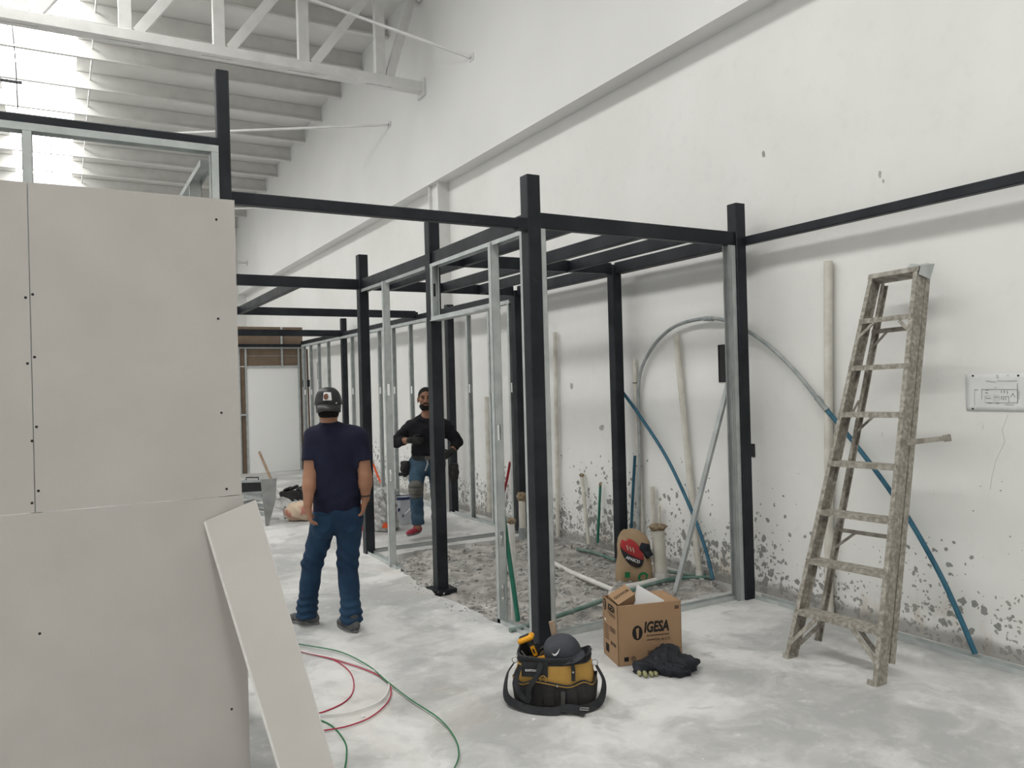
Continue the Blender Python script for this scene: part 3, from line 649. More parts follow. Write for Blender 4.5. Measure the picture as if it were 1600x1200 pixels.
# ================================================================== plasterboard partition at the left
KS = .8337; YF = 4.43*KS; k_ = lambda v: v*KS; kz = lambda z: 1.7+(z-1.7)*KS
pw = thing('plasterboard_partition', 'large grey plasterboard partition filling the left edge', 'partition', (.3, YF, 0))
def board(x0, x1, z0, z1):
    mb = MB().box((x0, YF, z0), (x1, YF+.0125, z1)); mb.mi = [1,1,0,1,0,1]; return mb.build('plasterboard_sheet', [M['board'], M['gypsum']], pw)
JZ = kz(1.158); bC = board(k_(-.108), k_(.838), JZ, kz(2.733)); bL = board(-1.31, k_(-.1125), JZ, kz(2.731)); bB = board(-1.74, k_(.846), .024, JZ-.003)
for x, y in ((40,465),(51,460),(43,568),(54,558),(50,689),(57,667),(50,786),(60,767),(338,343),(341,498),(346,645),(354,764),(62,990),(362,1108)):
    q = ony(x, y, YF); par = bB if q[2] < JZ else (bC if q[0] > -.0925 else bL)
    ring = lambda r, yy: [(q[0]+r*math.cos(a*math.pi/5), yy, q[2]+r*math.sin(a*math.pi/5)) for a in range(10)]
    MB().rings([ring(.0055, YF+.001), ring(.0055, YF-.0008), ring(.003, YF-.0012)]).build('screw', M['screw'], par)
YS = YF+.0145+.032
stud(k_(-.129), YS, 0, kz(2.985), pw, 'y', wl=.060, fl=.036, flip=1, holes=()); stud(-1.28, YS, 0, kz(2.985), pw, 'y', wl=.060, fl=.036, flip=1, holes=()); stud(-.70, YS, 0, kz(2.70), pw, 'y', wl=.060, fl=.036, flip=1, holes=())
stud(k_(.727), YS, 0, kz(2.985), pw, 'y', wl=.060, fl=.035, flip=1, holes=())
track((-1.74, YS, kz(3.022)), (k_(.767), YS, kz(3.022)), .062, .030, pw, -1); track((-1.74, YS, 0), (k_(.767), YS, 0), .062, .022, pw, 1)
track((k_(.727), YS+.07, kz(2.97)), (k_(.727), YS+1.1, kz(2.97)), .060, .028, pw, -1); stud(k_(.727), YS+.42, 0, kz(2.96), pw, 'x', wl=.055, fl=.03, holes=()); stud(k_(.727), YS+1.0, 0, kz(2.96), pw, 'x', wl=.055, fl=.03, holes=())
# loose offcut leaning on it
TL = ony(316.5, 815.7, YF-.014); BLf = onz(316.5+115.5*(1330-815.7)/384.3, 1330, .004); d_ = BLf-TL; tr_ = ray(399, 781); TRt = EYE+tr_*(((TL-EYE)@d_)/(tr_@d_))
n = unit(np.cross(TRt-TL, BLf-TL)); n = n if n[1] < 0 else -n
dr = ray(522.4, 1200); t_ = ((TL-EYE)@n)/(dr@n); BR0 = EYE+dr*t_; BRf = TRt+(BR0-TRt)*((.004-TRt[2])/(BR0[2]-TRt[2]))
mb = MB(); b4 = [TL, TRt, BRf, BLf]; uu = unit(TRt-TL)*.013; b4f = [TL+uu, TRt, BRf, BLf+uu]; mb.add([p for p in b4f]+[p-n*.0125 for p in b4], [(0,1,2,3)[::-1], (4,5,6,7), (0,4,7,3)[::-1], (1,2,6,5)[::-1], (0,1,5,4)[::-1], (3,7,6,2)[::-1]]); mb.v = [tuple(np.array(p)-n*.0) for p in mb.v]
mb.mi = [0, 0, 1, 1, 1, 1]; o = mb.build('plasterboard_offcut', [M['board'], M['gypsum']]); tag(o, 'narrow plasterboard offcut leaning on the partition with a white cut edge', 'plasterboard')
# ================================================================== pipes and conduits
def pipe(name, pts, r, m_, label, cat='pipe', n=12, smooth=True):
    o = MB().tube(pts, r, n).build(name, m_, None, smooth); return tag(o, label, cat)
def ring_pts(c, r, n=16, ax=(1,0,0), ay=(0,1,0)):
    ax, ay = np.asarray(ax, float), np.asarray(ay, float); return [np.asarray(c, float)+r*(math.cos(2*math.pi*k/n)*ax+math.sin(2*math.pi*k/n)*ay) for k in range(n)]
def plug(c, r, par, h=.05):
    """crumpled rag or mud stopper"""
    mb = MB(); rr = []
    for j, (f, z) in enumerate(((.9, -.2), (1.25, .1), (1.35, .5), (1.0, .85), (.4, 1.))):
        rr.append([(c[0]+r*f*random.uniform(.75, 1.2)*math.cos(a*.628), c[1]+r*f*random.uniform(.75, 1.2)*math.sin(a*.628), c[2]+h*z+random.uniform(-.1, .1)*h) for a in range(10)])
    mb.rings(rr); return mb.build('rag_plug', M['mud'], par)
def hollow(name, a, b, r, m_, par, n=16, wall=.004):
    a, b = np.asarray(a, float), np.asarray(b, float); d = unit(b-a); sx = unit(np.cross(d, (0,1,0.01))); sy = np.cross(d, sx)
    return MB().rings([ring_pts(a, r-wall, n, sx, sy), ring_pts(a, r, n, sx, sy), ring_pts(b, r, n, sx, sy), ring_pts(b, r-wall, n, sx, sy), ring_pts(b-d*.05, r-wall, n, sx, sy)], cap0=False).build(name, m_, par, True)
PX = 4.785
# tall pipe behind the ladder
t = thing('pvc_pipe', 'tall straight cream plastic pipe standing against the wall behind the ladder', 'pipe', (PX, 3.9, 0))
a = onx(1295, 946, PX); b_ = onx(1294, 408, PX); hollow('tube', (PX, a[1], 0.0), b_, .030, M['pvc'], t); hollow('coupling', (PX, a[1], 0.0), (PX, a[1], .07), .036, M['pvc'], t)
t = thing('pvc_pipe', 'long cream pipe leaning under the grey conduit arch', 'pipe', onx(1093, 895, PX-.02))
a = onx(1093, 898, PX-.02); b_ = onx(1056, 522, PX); a2 = onx(1082, 790, PX)
MB().tube(crom([a, a2, b_], 6), .026, 14).build('tube', M['pvc'], t, True); hollow('elbow', a+V(0,0,-.05), a+V(0,0,.04), .034, M['pvc_new'], t)
t = thing('pvc_pipe', 'slim cream pipe wired to the grey conduit right of the rear post', 'pipe', onx(1003, 846, PX))
a = onx(1004, 862, PX); b_ = onx(991, 561, PX); MB().tube([a, b_], .020, 12).build('tube', M['pvc'], t, True)
for y in (598, 728): q = onx(992.5 if y < 700 else 998, y, PX); MB().tube(ring_pts(q, .027, 12)+[ring_pts(q, .027, 12)[0]], .003, 5).build('tie_wire', M['black'], t)
pipe('pvc_pipe', [onx(872, 838, PX), onx(867, 519, PX)], .023, M['pvc'], 'cream pipe against the wall right behind the front corner post')
pipe('pvc_pipe', [onx(766, 800, PX), onx(761, 620, PX)], .036, M['pvc'], 'wide cream pipe against the wall left of the green rod')
for xa, ya, xb, yb, r, lab in ((1022, 850, 1019, 760, .020, 'short cream pipe stub on the wall above the capped drain'), (1031, 850, 1030, 790, .016, 'shorter cream stub beside the one above the capped drain')):
    pipe('pvc_pipe', [onx(xa, ya, PX), onx(xb, yb, PX)], r, M['pvc'], lab)
t = thing('pvc_pipe', 'short cream pipe with a brown plug against the wall left of the rear post', 'pipe', onx(919, 846, 4.76)); a = onx(920, 850, 4.74); b_ = onx(909, 744, PX); hollow('tube', a, b_, .020, M['pvc'], t); plug(b_, .022, t, .03)
t = thing('green_pipe', 'short dark green pipe stub with a rag plug by the wall', 'pipe', onx(935, 846, 4.76)); a = onx(934, 848, 4.75); b_ = onx(938, 760, PX); MB().tube([a, b_], .014, 10).build('tube', M['green_pipe'], t, True); plug(b_, .012, t, .04)
t = thing('drain_pipe', 'wide cream drain pipe with a brown rag stuffed in its mouth', 'pipe', (4.47, 5.31, 0))
q = onz(1033, 903); hollow('tube', q+V(0,0,-.06), (q[0]-.02, q[1], onx(1029, 826, q[0])[2]), .055, M['pvc'], t, 20); hollow('socket', q+V(0,0,-.06), q+V(0,0,.05), .064, M['pvc_new'], t, 20); plug((q[0]-.02, q[1], onx(1029, 826, q[0])[2]), .060, t, .05)
t = thing('drain_pipe', 'thick grey pipe with a muddy cap at the foot of the shaded wall post', 'pipe', (4.40, 7.72, 0))
q = onz(817, 838); z1 = onx(815, 780, q[0])[2]; hollow('tube', q+V(0,0,-.06), (q[0], q[1], z1), .040, M['pvc'], t, 18); hollow('socket', q+V(0,0,-.06), q+V(0,0,.10), .047, M['grey_tube'], t, 18); plug((q[0], q[1], z1), .05, t, .08)
t = thing('pvc_pipe', 'upright white pipe with a brown plug just inside the door opening', 'pipe', (2.88, 5.14, 0))
q = V(2.90, 5.16, -.05); tp = ony(799, 817, 5.16); hollow('tube', q, tp, .0245, M['pvc_new'], t, 16); plug(tp, .026, t, .035)
# green rod leaning on the jamb stud, red hose
a = V(2.80, 4.93, .03); pipe('green_rod', crom([a, onx(786, 800, 2.80), onx(775, 690, 2.80), onx(772, 662, 2.80)], 6), [.017]*7+[.016]*6+[.014]*6, M['green_pipe'], 'glossy green plastic rod leaning on the galvanised jamb stud', 'rod')
pipe('red_hose', crom([onx(786, 775, 4.79), onx(792, 750, 4.78), onx(797, 722, 4.77)], 6), .016, M['red'], 'short bent red hose sticking up at the wall behind the green rod', 'hose')
# conduit arch
pts = [onx(998, 838, 4.75), onx(999, 700, 4.77), onx(998, 600, 4.78), onx(1013, 553, 4.78), onx(1045, 516, 4.78), onx(1085, 500, 4.78), onx(1130, 500, 4.78), onx(1185, 528, 4.78), onx(1236, 573, 4.77), onx(1283, 630, 4.76)]
t = thing('conduit', 'grey and blue conduit arching over behind the post and down past the ladder', 'conduit', onx(1524, 1023, 4.70))
P = crom(pts, 8); MB().tube(P, .0155, 10).build('grey_hose', M['grey_tube'], t, True)
P2_ = crom([onx(1283, 630, 4.76), onx(1345, 705, 4.755), onx(1410, 795, 4.74), onx(1465, 890, 4.72), onx(1500, 965, 4.70), onx(1524, 1022, 4.69)], 8); MB().tube(P2_, .0165, 10).build('blue_hose', M['blue_tube'], t, True)
for q, q2 in ((onx(1276, 621, 4.76), onx(1293, 641, 4.76)), (onx(1101, 498, 4.78), onx(1114, 498, 4.78))): MB().tube([q, q2], .022, 10).build('coupling', M['grey_tube'], t, True)
pipe('conduit', crom([onx(968, 606, 4.74), onx(1000, 650, 4.75), onx(1040, 712, 4.75), onx(1075, 785, 4.74), onx(1100, 850, 4.71), onx(1114, 905, 4.66)], 8), .0155, M['blue_tube'], 'blue conduit curving down the wall between the rear post and the front post', 'conduit')
pipe('conduit', crom([onx(986, 845, 4.74), onx(988, 790, 4.77), onx(992, 712, 4.79)], 6), .014, M['blue_tube'], 'short blue conduit standing just right of the rear post', 'conduit')
# pipes on the ground
GP = lambda x, y, z=.0: onz(x, y, z)
pipe('green_pipe', crom([GP(797, 985, .015), GP(830, 976, .015), GP(900, 953, .015), GP(980, 925, .015), GP(1050, 905, .015), GP(1112, 902, .02)], 5), .017, M['green_dusty'], 'long dusty green pipe lying on the ground behind the front track')
pipe('green_pipe', crom([GP(902, 858, .01), GP(930, 864, .01), GP(962, 876, .01)], 5), .016, M['green_dusty'], 'short dusty green pipe on the rubble left of the cement sack')
pipe('green_pipe', crom([GP(1044, 893, .015), GP(1075, 897, .015), GP(1110, 899, .02)], 5), .016, M['green_dusty'], 'short dusty green pipe on the ground right of the capped drain')
pipe('white_pipe', crom([GP(862, 878, -.03), GP(890, 893, -.01), GP(925, 908, -.01), GP(958, 922, -.03)], 5), .022, M['pvc_new'], 'half buried white pipe running across the rubble')
pipe('white_pipe', crom([GP(1024, 908, .0), GP(1000, 914, .0), GP(978, 918, .0)], 5), .030, M['pvc_new'], 'white pipe lying at the foot of the capped drain')
# galvanised channel leaning on the front post
a = onz(1058, 926); b_ = ony(1143, 592, 4.60); o = track(a+V(0,0,.0), b_, .055, .03, None, ref=(-.5,1,0), name='leaning_track'); tag(o, 'galvanised channel leaning diagonally against the wall post', 'track')

# ================================================================== step ladder
ld = thing('step_ladder', 'paint-spattered step ladder leaning against the wall', 'ladder', (3.84, 3.13, 0))
FLp, FRp = onz(1225, 1028), onz(1364, 1072); XT = 4.585
TLp, TRp = onx(1357, 436, XT), onx(1428, 424, XT)
nrm = unit(np.cross(FRp-FLp, TLp-FLp)); nrm = nrm if nrm[0] > 0 else -nrm            # towards the wall
lat = unit(TRp-TLp)
def c_rail(p, q, inner, dep_, w=.028, t=.006, name='rail', m_=None, off=0.):
    """channel rail: web on the outside, two flanges turned inwards"""
    d = unit(q-p); s_ = unit(inner-d*np.dot(inner, d)); nn = unit(nrm-d*np.dot(nrm, d)-s_*np.dot(nrm, s_)); p = p+nn*off; q = q+nn*off
    pr = [(0,0),(w,0),(w,t),(t,t),(t,dep_-t),(w,dep_-t),(w,dep_),(0,dep_)]
    side, up = s_, nn
    if np.dot(np.cross(side, up), d) < 0: pr = pr[::-1]
    return MB().prism(pr, p, q, side, up).build(name, m_ or M['ladder'], ld)
rl = c_rail(FLp, TLp, lat, .085); rr_ = c_rail(FRp+lat*.022, TRp+lat*.022, -lat, .085)
for p, q, s_ in ((FLp, TLp, 1), (FRp, TRp, -1)):
    d = unit(q-p); MB().beam(p+nrm*.042+lat*.012*s_+d*.0, p+nrm*.042+lat*.012*s_+d*.03, .095, .045, ref=lat, c=.004).build('foot', M['ladder_d'], ld)
L = lambda t: FLp+(TLp-FLp)*t; Rr = lambda t: FRp+(TRp-FRp)*t
steps = [.125, .25, .372, .495, .618, .743, .868]
def proj(P): q = np.asarray(P)-EYE; return 800+FPX*(q@CR)/(q@CF), 600-FPX*(q@CU)/(q@CF)
want = [955, 876, 800, 724, 648, 576, 503]; steps = []
for wy in want:
    lo, hi = 0., 1.
    for _ in range(40):
        mid = (lo+hi)/2
        if proj(L(mid))[1] > wy: lo = mid
        else: hi = mid
    steps.append(lo)
dn = unit(TLp-FLp)
for i, t_ in enumerate(steps):
    a, b_ = L(t_)+lat*.006, Rr(t_)+lat*.016
    hor = unit(V(nrm[0], nrm[1], 0)); dp = .10 if i == 0 else .085
    mb = MB(); mb.add([a-hor*.008+V(0,0,.016), b_-hor*.008+V(0,0,.016), b_+hor*dp+V(0,0,.016), a+hor*dp+V(0,0,.016), a-hor*.008-V(0,0,.016), b_-hor*.008-V(0,0,.016), b_+hor*dp-V(0,0,.004), a+hor*dp-V(0,0,.004)],
        [(0,3,2,1),(4,5,6,7),(0,1,5,4),(1,2,6,5),(2,3,7,6),(3,0,4,7)]); mb.build('step', M['ladder'], ld)
# braces under first and top steps
def flat(p, q, w=.03, name='brace', m_=None): return MB().beam(p, q, .006, w, ref=tuple(lat), c=0).build(name, m_ or M['ladder'], ld)
for off in (.0, .085):
    flat(L(.035)+lat*.012+nrm*off, L(steps[0])+(Rr(steps[0])-L(steps[0]))*.30+nrm*off, .026); flat(Rr(.05)+lat*.012+nrm*off, L(steps[0])+(Rr(steps[0])-L(steps[0]))*.68+nrm*off, .026)
flat(L(.83)+lat*.01, L(steps[6])+lat*.10-V(0,0,.02), .02); flat(Rr(.84)+lat*.01, Rr(steps[6])-lat*.07-V(0,0,.02), .02)
# top cap with bent tin
a, b_ = TLp-lat*.006, TRp+lat*.028; mb = MB(); hz = V(0,0,1)
mb.add([a+dn*.0, b_, b_+nrm*.10, a+nrm*.10, a+dn*.032, b_+dn*.032, b_+dn*.032+nrm*.10, a+dn*.032+nrm*.10], [(3,2,1,0),(4,5,6,7),(0,1,5,4),(1,2,6,5),(2,3,7,6),(3,0,4,7)]); mb.build('top_cap', M['ladder_d'], ld)
mb = MB(); c = b_+dn*.034; mb.add([c-lat*.05, c+lat*.01, c+lat*.03+nrm*.11+dn*.05, c-lat*.03+nrm*.12+dn*.07, c+lat*.012-dn*.06, c+lat*.022+nrm*.11-dn*.05], [(0,1,2,3),(1,4,5,2)])
mb.add([c-lat*.10+nrm*.02, c-lat*.02+nrm*.02, c-lat*.02+nrm*.05+dn*.03, c-lat*.10+nrm*.05+dn*.05], [(0,1,2,3)]); o = mb.build('bent_tin', M['galv'], ld); o.modifiers.new('s', 'SOLIDIFY').thickness = .002
# rear legs, hinged at the top and hanging slightly open
RL0, RR0 = onx(1272, 1000, 4.02), onx(1388, 1036, 3.99); RLt, RRt = TLp+nrm*.10+lat*.03, TRp+nrm*.10+lat*.01
c_rail(RL0, RLt, lat, .045, .022, name='rear_leg'); c_rail(RR0+lat*.012, RRt+lat*.014, -lat, .045, .022, name='rear_leg')
BLn = lambda t: RL0+(RLt-RL0)*t; BRn = lambda t: RR0+(RRt-RR0)*t
for t_ in (.30, .62, .86):
    MB().beam(BLn(t_)+nrm*.01, BRn(t_)+nrm*.01, .03, .022, ref=tuple(dn), c=.003).build('rear_rung', M['ladder_d'], ld)
    flat(BLn(t_-.055)+nrm*.012, BLn(t_)+(BRn(t_)-BLn(t_))*.33+nrm*.012, .016, 'rear_brace', M['ladder_d'])
# spreader arm sticking out to the right
a = Rr(.565)+lat*.03+nrm*.05; q = onx(1483, 684, 4.42)
MB().beam(a, q, .006, .030, ref=(0,0,1), c=0).build('spreader', M['ladder_d'], ld); MB().beam(q-unit(q-a)*.03, q+unit(q-a)*.01, .018, .04, c=.003).build('spreader_clip', M['ladder_d'], ld)
flat(L(.615)+nrm*.09+lat*.01, BLn(.66), .016, 'spreader', M['ladder_d'])

# ================================================================== floor plan taped to the wall
t = thing('floor_plan', 'creased printed floor plan sheet pinned on the wall right of the ladder', 'paper', onx(1511, 641, WX-.004))
ptl, pbl = onx(1508.5, 585, WX), onx(1511, 641.5, WX); y0 = (ptl[1]+pbl[1])/2; z0, z1 = pbl[2], ptl[2]; pw_ = .50
gridn = 14; mb = MB(); vs = []
for j in range(9):
    for i in range(gridn+1):
        vs.append((WX-.004-.003*abs(math.sin(i*1.1+j*.7)), y0-pw_*i/gridn, z0+(z1-z0)*j/8))
mb.add(vs, [(j*(gridn+1)+i, j*(gridn+1)+i+1, (j+1)*(gridn+1)+i+1, (j+1)*(gridn+1)+i) for j in range(8) for i in range(gridn)]); sh = mb.build('sheet', M['plan_paper'], t, True); sh.modifiers.new('s', 'SOLIDIFY').thickness = .0006
XI = WX-.0085
def pq(x, y): return onx(x, y, XI)
def ink(pts, w=.0022, m_='plan_ink'):
    mb = MB()
    for a, b_ in zip(pts[:-1], pts[1:]):
        a = np.asarray(a); b_ = np.asarray(b_); mb.beam((XI, a[1], a[2]), (XI, b_[1], b_[2]), w, .0006, ref=(1,0,0), c=0)
    mb.build('printed_line', M[m_], t)
zo = lambda cx, cy: pq(1480+cx/10, 560+cy/10)
ink([zo(535,485), zo(1095,485), zo(1100,693), zo(590,690)]); ink([zo(1097,390), zo(1100,700)]); ink([zo(425,490), zo(430,740)], .0018, 'plan_faint'); ink([zo(425,488), zo(480,490)]); ink([zo(540,485), zo(538,640)], .0018)
ink([zo(845,650), zo(845,595), zo(960,595), zo(966,690)]); ink([zo(590,690), zo(590,580), zo(690,580)], .0014, 'plan_faint'); ink([zo(725,660), zo(725,580), zo(810,582), zo(812,655), zo(725,660)], .0014, 'plan_faint')
for a, b_ in (((600,495),(640,495)), ((590,535),(640,540)), ((845,500),(845,540)), ((890,495),(890,545)), ((935,500),(940,560)), ((875,610),(875,650)), ((905,610),(915,650)), ((990,605),(1025,545)), ((1025,545),(1060,610)), ((735,605),(800,610)), ((600,620),(680,622)), ((640,700),(690,702)), ((760,702),(810,702))): ink([zo(*a), zo(*b_)], .003)
for a, b_ in (((600,350),(760,368)), ((780,352),(1090,350)), ((760,270),(800,272)), ((935,265),(960,268)), ((765,298),(800,302)), ((1120,510),(1120,640)), ((740,452),(770,452)), ((900,720),(1040,722))): ink([zo(*a), zo(*b_)], .004, 'plan_faint')
for cx, cy in ((398,272), (1108,268), (398,788)):
    q = zo(cx, cy); MB().rings([ring_pts((XI+.0035, q[1], q[2]), .006, 10, (0,1,0), (0,0,1)), ring_pts((XI-.002, q[1], q[2]), .005, 10, (0,1,0), (0,0,1))]).build('pin', M['screw'], t)

# ================================================================== cardboard carton
cb = thing('cardboard_box', 'open brown cardboard carton on the floor in front of the steel frame', 'box', (3.1, 4.0, 0))
A = onz(941.5, 1021); Bc = onz(966.5, 1042); Cc = onz(1066, 1031)          # left, near, right bottom corners
e2 = unit(Cc-Bc); e2[2] = 0; e2 = unit(e2); e1 = V(-e2[1], e2[0], 0); e1 = e1 if e1@(A-Bc) > 0 else -e1
LW, SW = np.linalg.norm(Cc-Bc)*1.0, .26; hz = .0
def topz(x, y, P): d = ray(x, y); k = ((P-EYE)[:2]@d[:2])/(d[:2]@d[:2]); return (EYE+d*k)[2]
HB = (topz(965.5, 949, Bc)+topz(1064, 937, Cc))/2
O = Bc.copy()
def bp(u, v, z): return O+e2*u+e1*v+V(0,0,z)
def wallp(a, b_, nrm_, z0=0.002, z1=HB, t=.005, name='side'):
    mb = MB(); q = [bp(*a, z0), bp(*b_, z0), bp(*b_, z1), bp(*a, z1)]; q2 = [p-nrm_*t for p in q]
    mb.add(q+q2, [(0,1,2,3), (7,6,5,4), (0,4,5,1), (1,5,6,2), (2,6,7,3), (3,7,4,0)]); mb.mi = [0,1,0,0,0,0]; return mb.build(name, [M['card'], M['card_in']], cb)
wallp((0,0), (LW,0), -e1); wallp((LW,0), (LW,SW), e2); wallp((LW,SW), (0,SW), e1); wallp((0,SW), (0,0), -e2)
MB().add([bp(.006,.006,.004), bp(LW-.006,.006,.004), bp(LW-.006,SW-.006,.004), bp(.006,SW-.006,.004)], [(0,1,2,3)]).build('bottom', M['card_in'], cb)
for q in ([bp(LW*.50,SW-.008,HB), bp(LW-.01,SW-.008,HB), bp(LW-.03,SW-.12,HB-.06), bp(LW*.52,SW-.11,HB-.05)], [bp(LW-.008,.01,HB), bp(LW-.008,SW-.01,HB), bp(LW-.10,SW-.02,HB-.09), bp(LW-.10,.02,HB-.10)], [bp(.01,.008,HB), bp(LW-.01,.008,HB), bp(LW-.03,.05,HB-.14), bp(.03,.05,HB-.14)]):
    o = MB().add(q, [(0,1,2,3)]).build('flap', M['card'], cb); o.modifiers.new('s', 'SOLIDIFY').thickness = .004
# print on the long face
nf = -e1
def fp(u, z): return bp(u, 0, z)+nf*.0012
uI = LW*.62; zI = HB*.55
place_text('lettering', 'IGESA', .088, fp(LW*.60, HB*.60), e2, V(0,0,1), M['ink'], cb, bold=.0032, sx=.70, shear=.18)
MB().rings([[fp(LW*.305, HB*.53)+e2*.033*math.cos(a*.3142)+V(0,0,.044*math.sin(a*.3142))+nf*d_ for a in range(20)] for d_ in (-.001, .0005)]).build('emblem', M['ink'], cb)
mb = MB(); c = fp(LW*.305, HB*.53)+nf*.001; mb.poly([c+e2*-.010+V(0,0,.026), c+e2*.010+V(0,0,.030), c+e2*.006+V(0,0,-.032), c+e2*-.004+V(0,0,-.034)], nf, .0006); mb.build('emblem_lamp', M['card'], cb)
place_text('lettering', 'S.A. de C.V.', .020, fp(LW*.70, HB*.395), e2, V(0,0,1), M['ink_soft'], cb, bold=.0004)
def bars(face, rows, m_='ink_soft', nr=None):
    mb = MB()
    for u0, u1, z_, h in rows:
        u = u0
        while u < u1:
            w = random.uniform(.005, .014); w = min(w, u1-u); mb.poly([face(u, z_), face(u+w, z_), face(u+w, z_+h), face(u, z_+h)], nr, .0006); u += w+.003
    mb.build('small_print', M[m_], cb)
bars(fp, [(LW*.45, LW*.80, HB*.455, .008), (LW*.45, LW*.58, HB*.385, .008)], nr=nf); bars(fp, [(LW*.46, LW*.98, HB*(.13+.035*k), .006) for k in range(3)], nr=nf)
mb = MB(); mb.poly([fp(LW*.09, HB*.075), fp(LW*.16, HB*.075), fp(LW*.16, HB*.145), fp(LW*.09, HB*.145)], nf, .0006); mb.build('symbol', M['ink'], cb)
MB().rings([ring_pts(fp(LW*.235, HB*.11), r, 16, e2, (0,0,1)) for r in (.012, .0155)], cap0=False, cap1=False).build('symbol', M['ink'], cb); bars(fp, [(LW*.215, LW*.256, HB*.105, .006)], 'ink', nr=nf)
mb = MB(); mb.poly([fp(LW*.90, HB*.87), fp(LW*.965, HB*.87), fp(LW*.965, HB*.93), fp(LW*.90, HB*.93)], nf, .0006); mb.build('symbol', M['ink_soft'], cb)
# short face
ns = -e2
def sp(v, z): return bp(0, SW-v, z)+ns*.0012
place_text('lettering', 'IGESA', .058, sp(SW*.60, HB*.885), -e1, V(0,0,1), M['ink'], cb, bold=.0014, sx=.80, shear=.18)
MB().rings([[sp(SW*.16, HB*.885)-e1*.024*math.cos(a*.3142)+V(0,0,.036*math.sin(a*.3142))+ns*d_ for a in range(20)] for d_ in (-.001, .0005)]).build('emblem', M['ink'], cb)
c = sp(SW*.16, HB*.885)+ns*.001; mb = MB(); mb.poly([c-e1*-.007+V(0,0,.024), c-e1*.007+V(0,0,.026), c-e1*.004+V(0,0,-.026), c-e1*-.004+V(0,0,-.028)], ns, .0006); mb.build('emblem_lamp', M['card'], cb)
bars(sp, [(SW*.36, SW*.86, HB*.79, .006), (SW*.45, SW*.86, HB*.76, .005)], nr=ns); bars(sp, [(SW*.12, SW*.40, HB*(.32+.045*k), .005) for k in range(6)]+[(SW*.48, SW*.85, HB*(.50+.03*k), .006) for k in range(3)], nr=ns)
place_text('lettering', '2M 9W', .030, sp(SW*.70, HB*.30), -e1, V(0,0,1), M['ink'], cb); bars(sp, [(SW*.18, SW*.40, HB*.10, .05)], 'ink', nr=ns)
mb = MB(); mb.poly([sp(SW*.12, HB*.62), sp(SW*.24, HB*.61), sp(SW*.22, HB*.65), sp(SW*.14, HB*.65)], ns, .0006); mb.build('sticker', M['paper'], cb)
# contents
def tilt_box(name, c, ex, ey, ez, size, m_, par=None):
    ex, ey, ez = unit(ex), unit(ey), unit(ez); mb = MB(); vs = []
    for x, y, z in [(-1,-1,-1),(1,-1,-1),(1,1,-1),(-1,1,-1),(-1,-1,1),(1,-1,1),(1,1,1),(-1,1,1)]: vs.append(np.asarray(c)+ex*x*size[0]/2+ey*y*size[1]/2+ez*z*size[2]/2)
    return mb.add(vs, [(3,2,1,0),(4,5,6,7),(0,1,5,4),(1,2,6,5),(2,3,7,6),(3,0,4,7)]).build(name, m_, par)
c = bp(.085, .14, HB+.0); ex = unit(e2*.82+e1*.15+V(0,0,.35)); ez_ = unit(-e1*.55+V(0,0,.85)-e2*.3); ey = np.cross(ez_, ex); ez_ = np.cross(ex, ey)
t = thing('small_carton', 'small brown carton poking out of the open cardboard box', 'box', c)
tilt_box('carton', c, ex, ey, ez_, (.13, .10, .09), M['card'], t); place_text('lettering', 'OOVVOR', .026, c+unit(ez_)*.0458, ex, ey, M['ink'], t, bold=.0006)
c = bp(.21, .10, HB-.02); t = thing('paper_sheets', 'folded white paper sheets sticking up out of the cardboard box', 'paper', c)
pa = bp(.145, .11, HB-.07); pb = bp(.335, .07, HB-.055); pc = bp(.185, .13, HB+.085)
for k in range(3):
    dk = e1*.005*k; o = MB().add([pa+dk, pb+dk, pb+dk+V(0,0,.045), pc+dk], [(0,1,2,3)]).build('sheet', M['paper'], t); o.modifiers.new('s', 'SOLIDIFY').thickness = .001
t = thing('paper_cup_roll', 'small white roll behind the carton in the cardboard box', 'roll', bp(.05, .20, HB)); hollow('roll', bp(.06, .20, HB-.08), bp(.055, .205, HB+.035), .034, M['pvc_new'], t, 16)

# ================================================================== jacket and glove by the carton
q = onz(1043, 1050); ctr = V(q[0], q[1], 0); rt = unit(V(CR[0], CR[1], 0)); fw = unit(V(CF[0], CF[1], 0))
JK = lambda u, v, z: ctr+rt*u+fw*v+V(0,0,z)
s_ = SDF(ctr-V(.32,.32,.01), ctr+V(.32,.32,.22), .0065)
for u, v, z, ru, rv, rz in ((0,.05,.05,.11,.10,.075), (.03,.08,.08,.07,.06,.06), (-.10,.01,.035,.09,.07,.045), (.10,-.02,.05,.07,.06,.05), (.13,.04,.04,.07,.05,.035), (.02,-.05,.03,.08,.06,.04), (-.155,0,.03,.05,.04,.025), (.07,-.07,.035,.05,.04,.04)):
    s_.ell(JK(u,v,z), (ru,rv,rz), .03, (rt, fw, (0,0,1)))
def fold(x, y, z):
    a = (x-ctr[0])*rt[0]+(y-ctr[1])*rt[1]; b_ = (x-ctr[0])*fw[0]+(y-ctr[1])*fw[1]
    w1 = a*30+b_*22+2.2*np.sin(z*22+b_*15); w2 = a*24-b_*34+z*30+1.5*np.sin(a*20)
    return .012*np.abs(np.sin(w1))-.006+.010*np.abs(np.sin(w2))-.005+.002*np.sin(a*90+b_*70)
s_.warp(fold).cut((0,0,.001), (0,0,-1)); o = s_.mesh('jacket', M['jacket']); tag(o, 'crumpled black jacket dumped on the floor against the cardboard box', 'jacket')
t = thing('work_glove', 'olive fingertips of a work glove peeking from under the black jacket', 'glove', JK(-.11, -.06, 0))
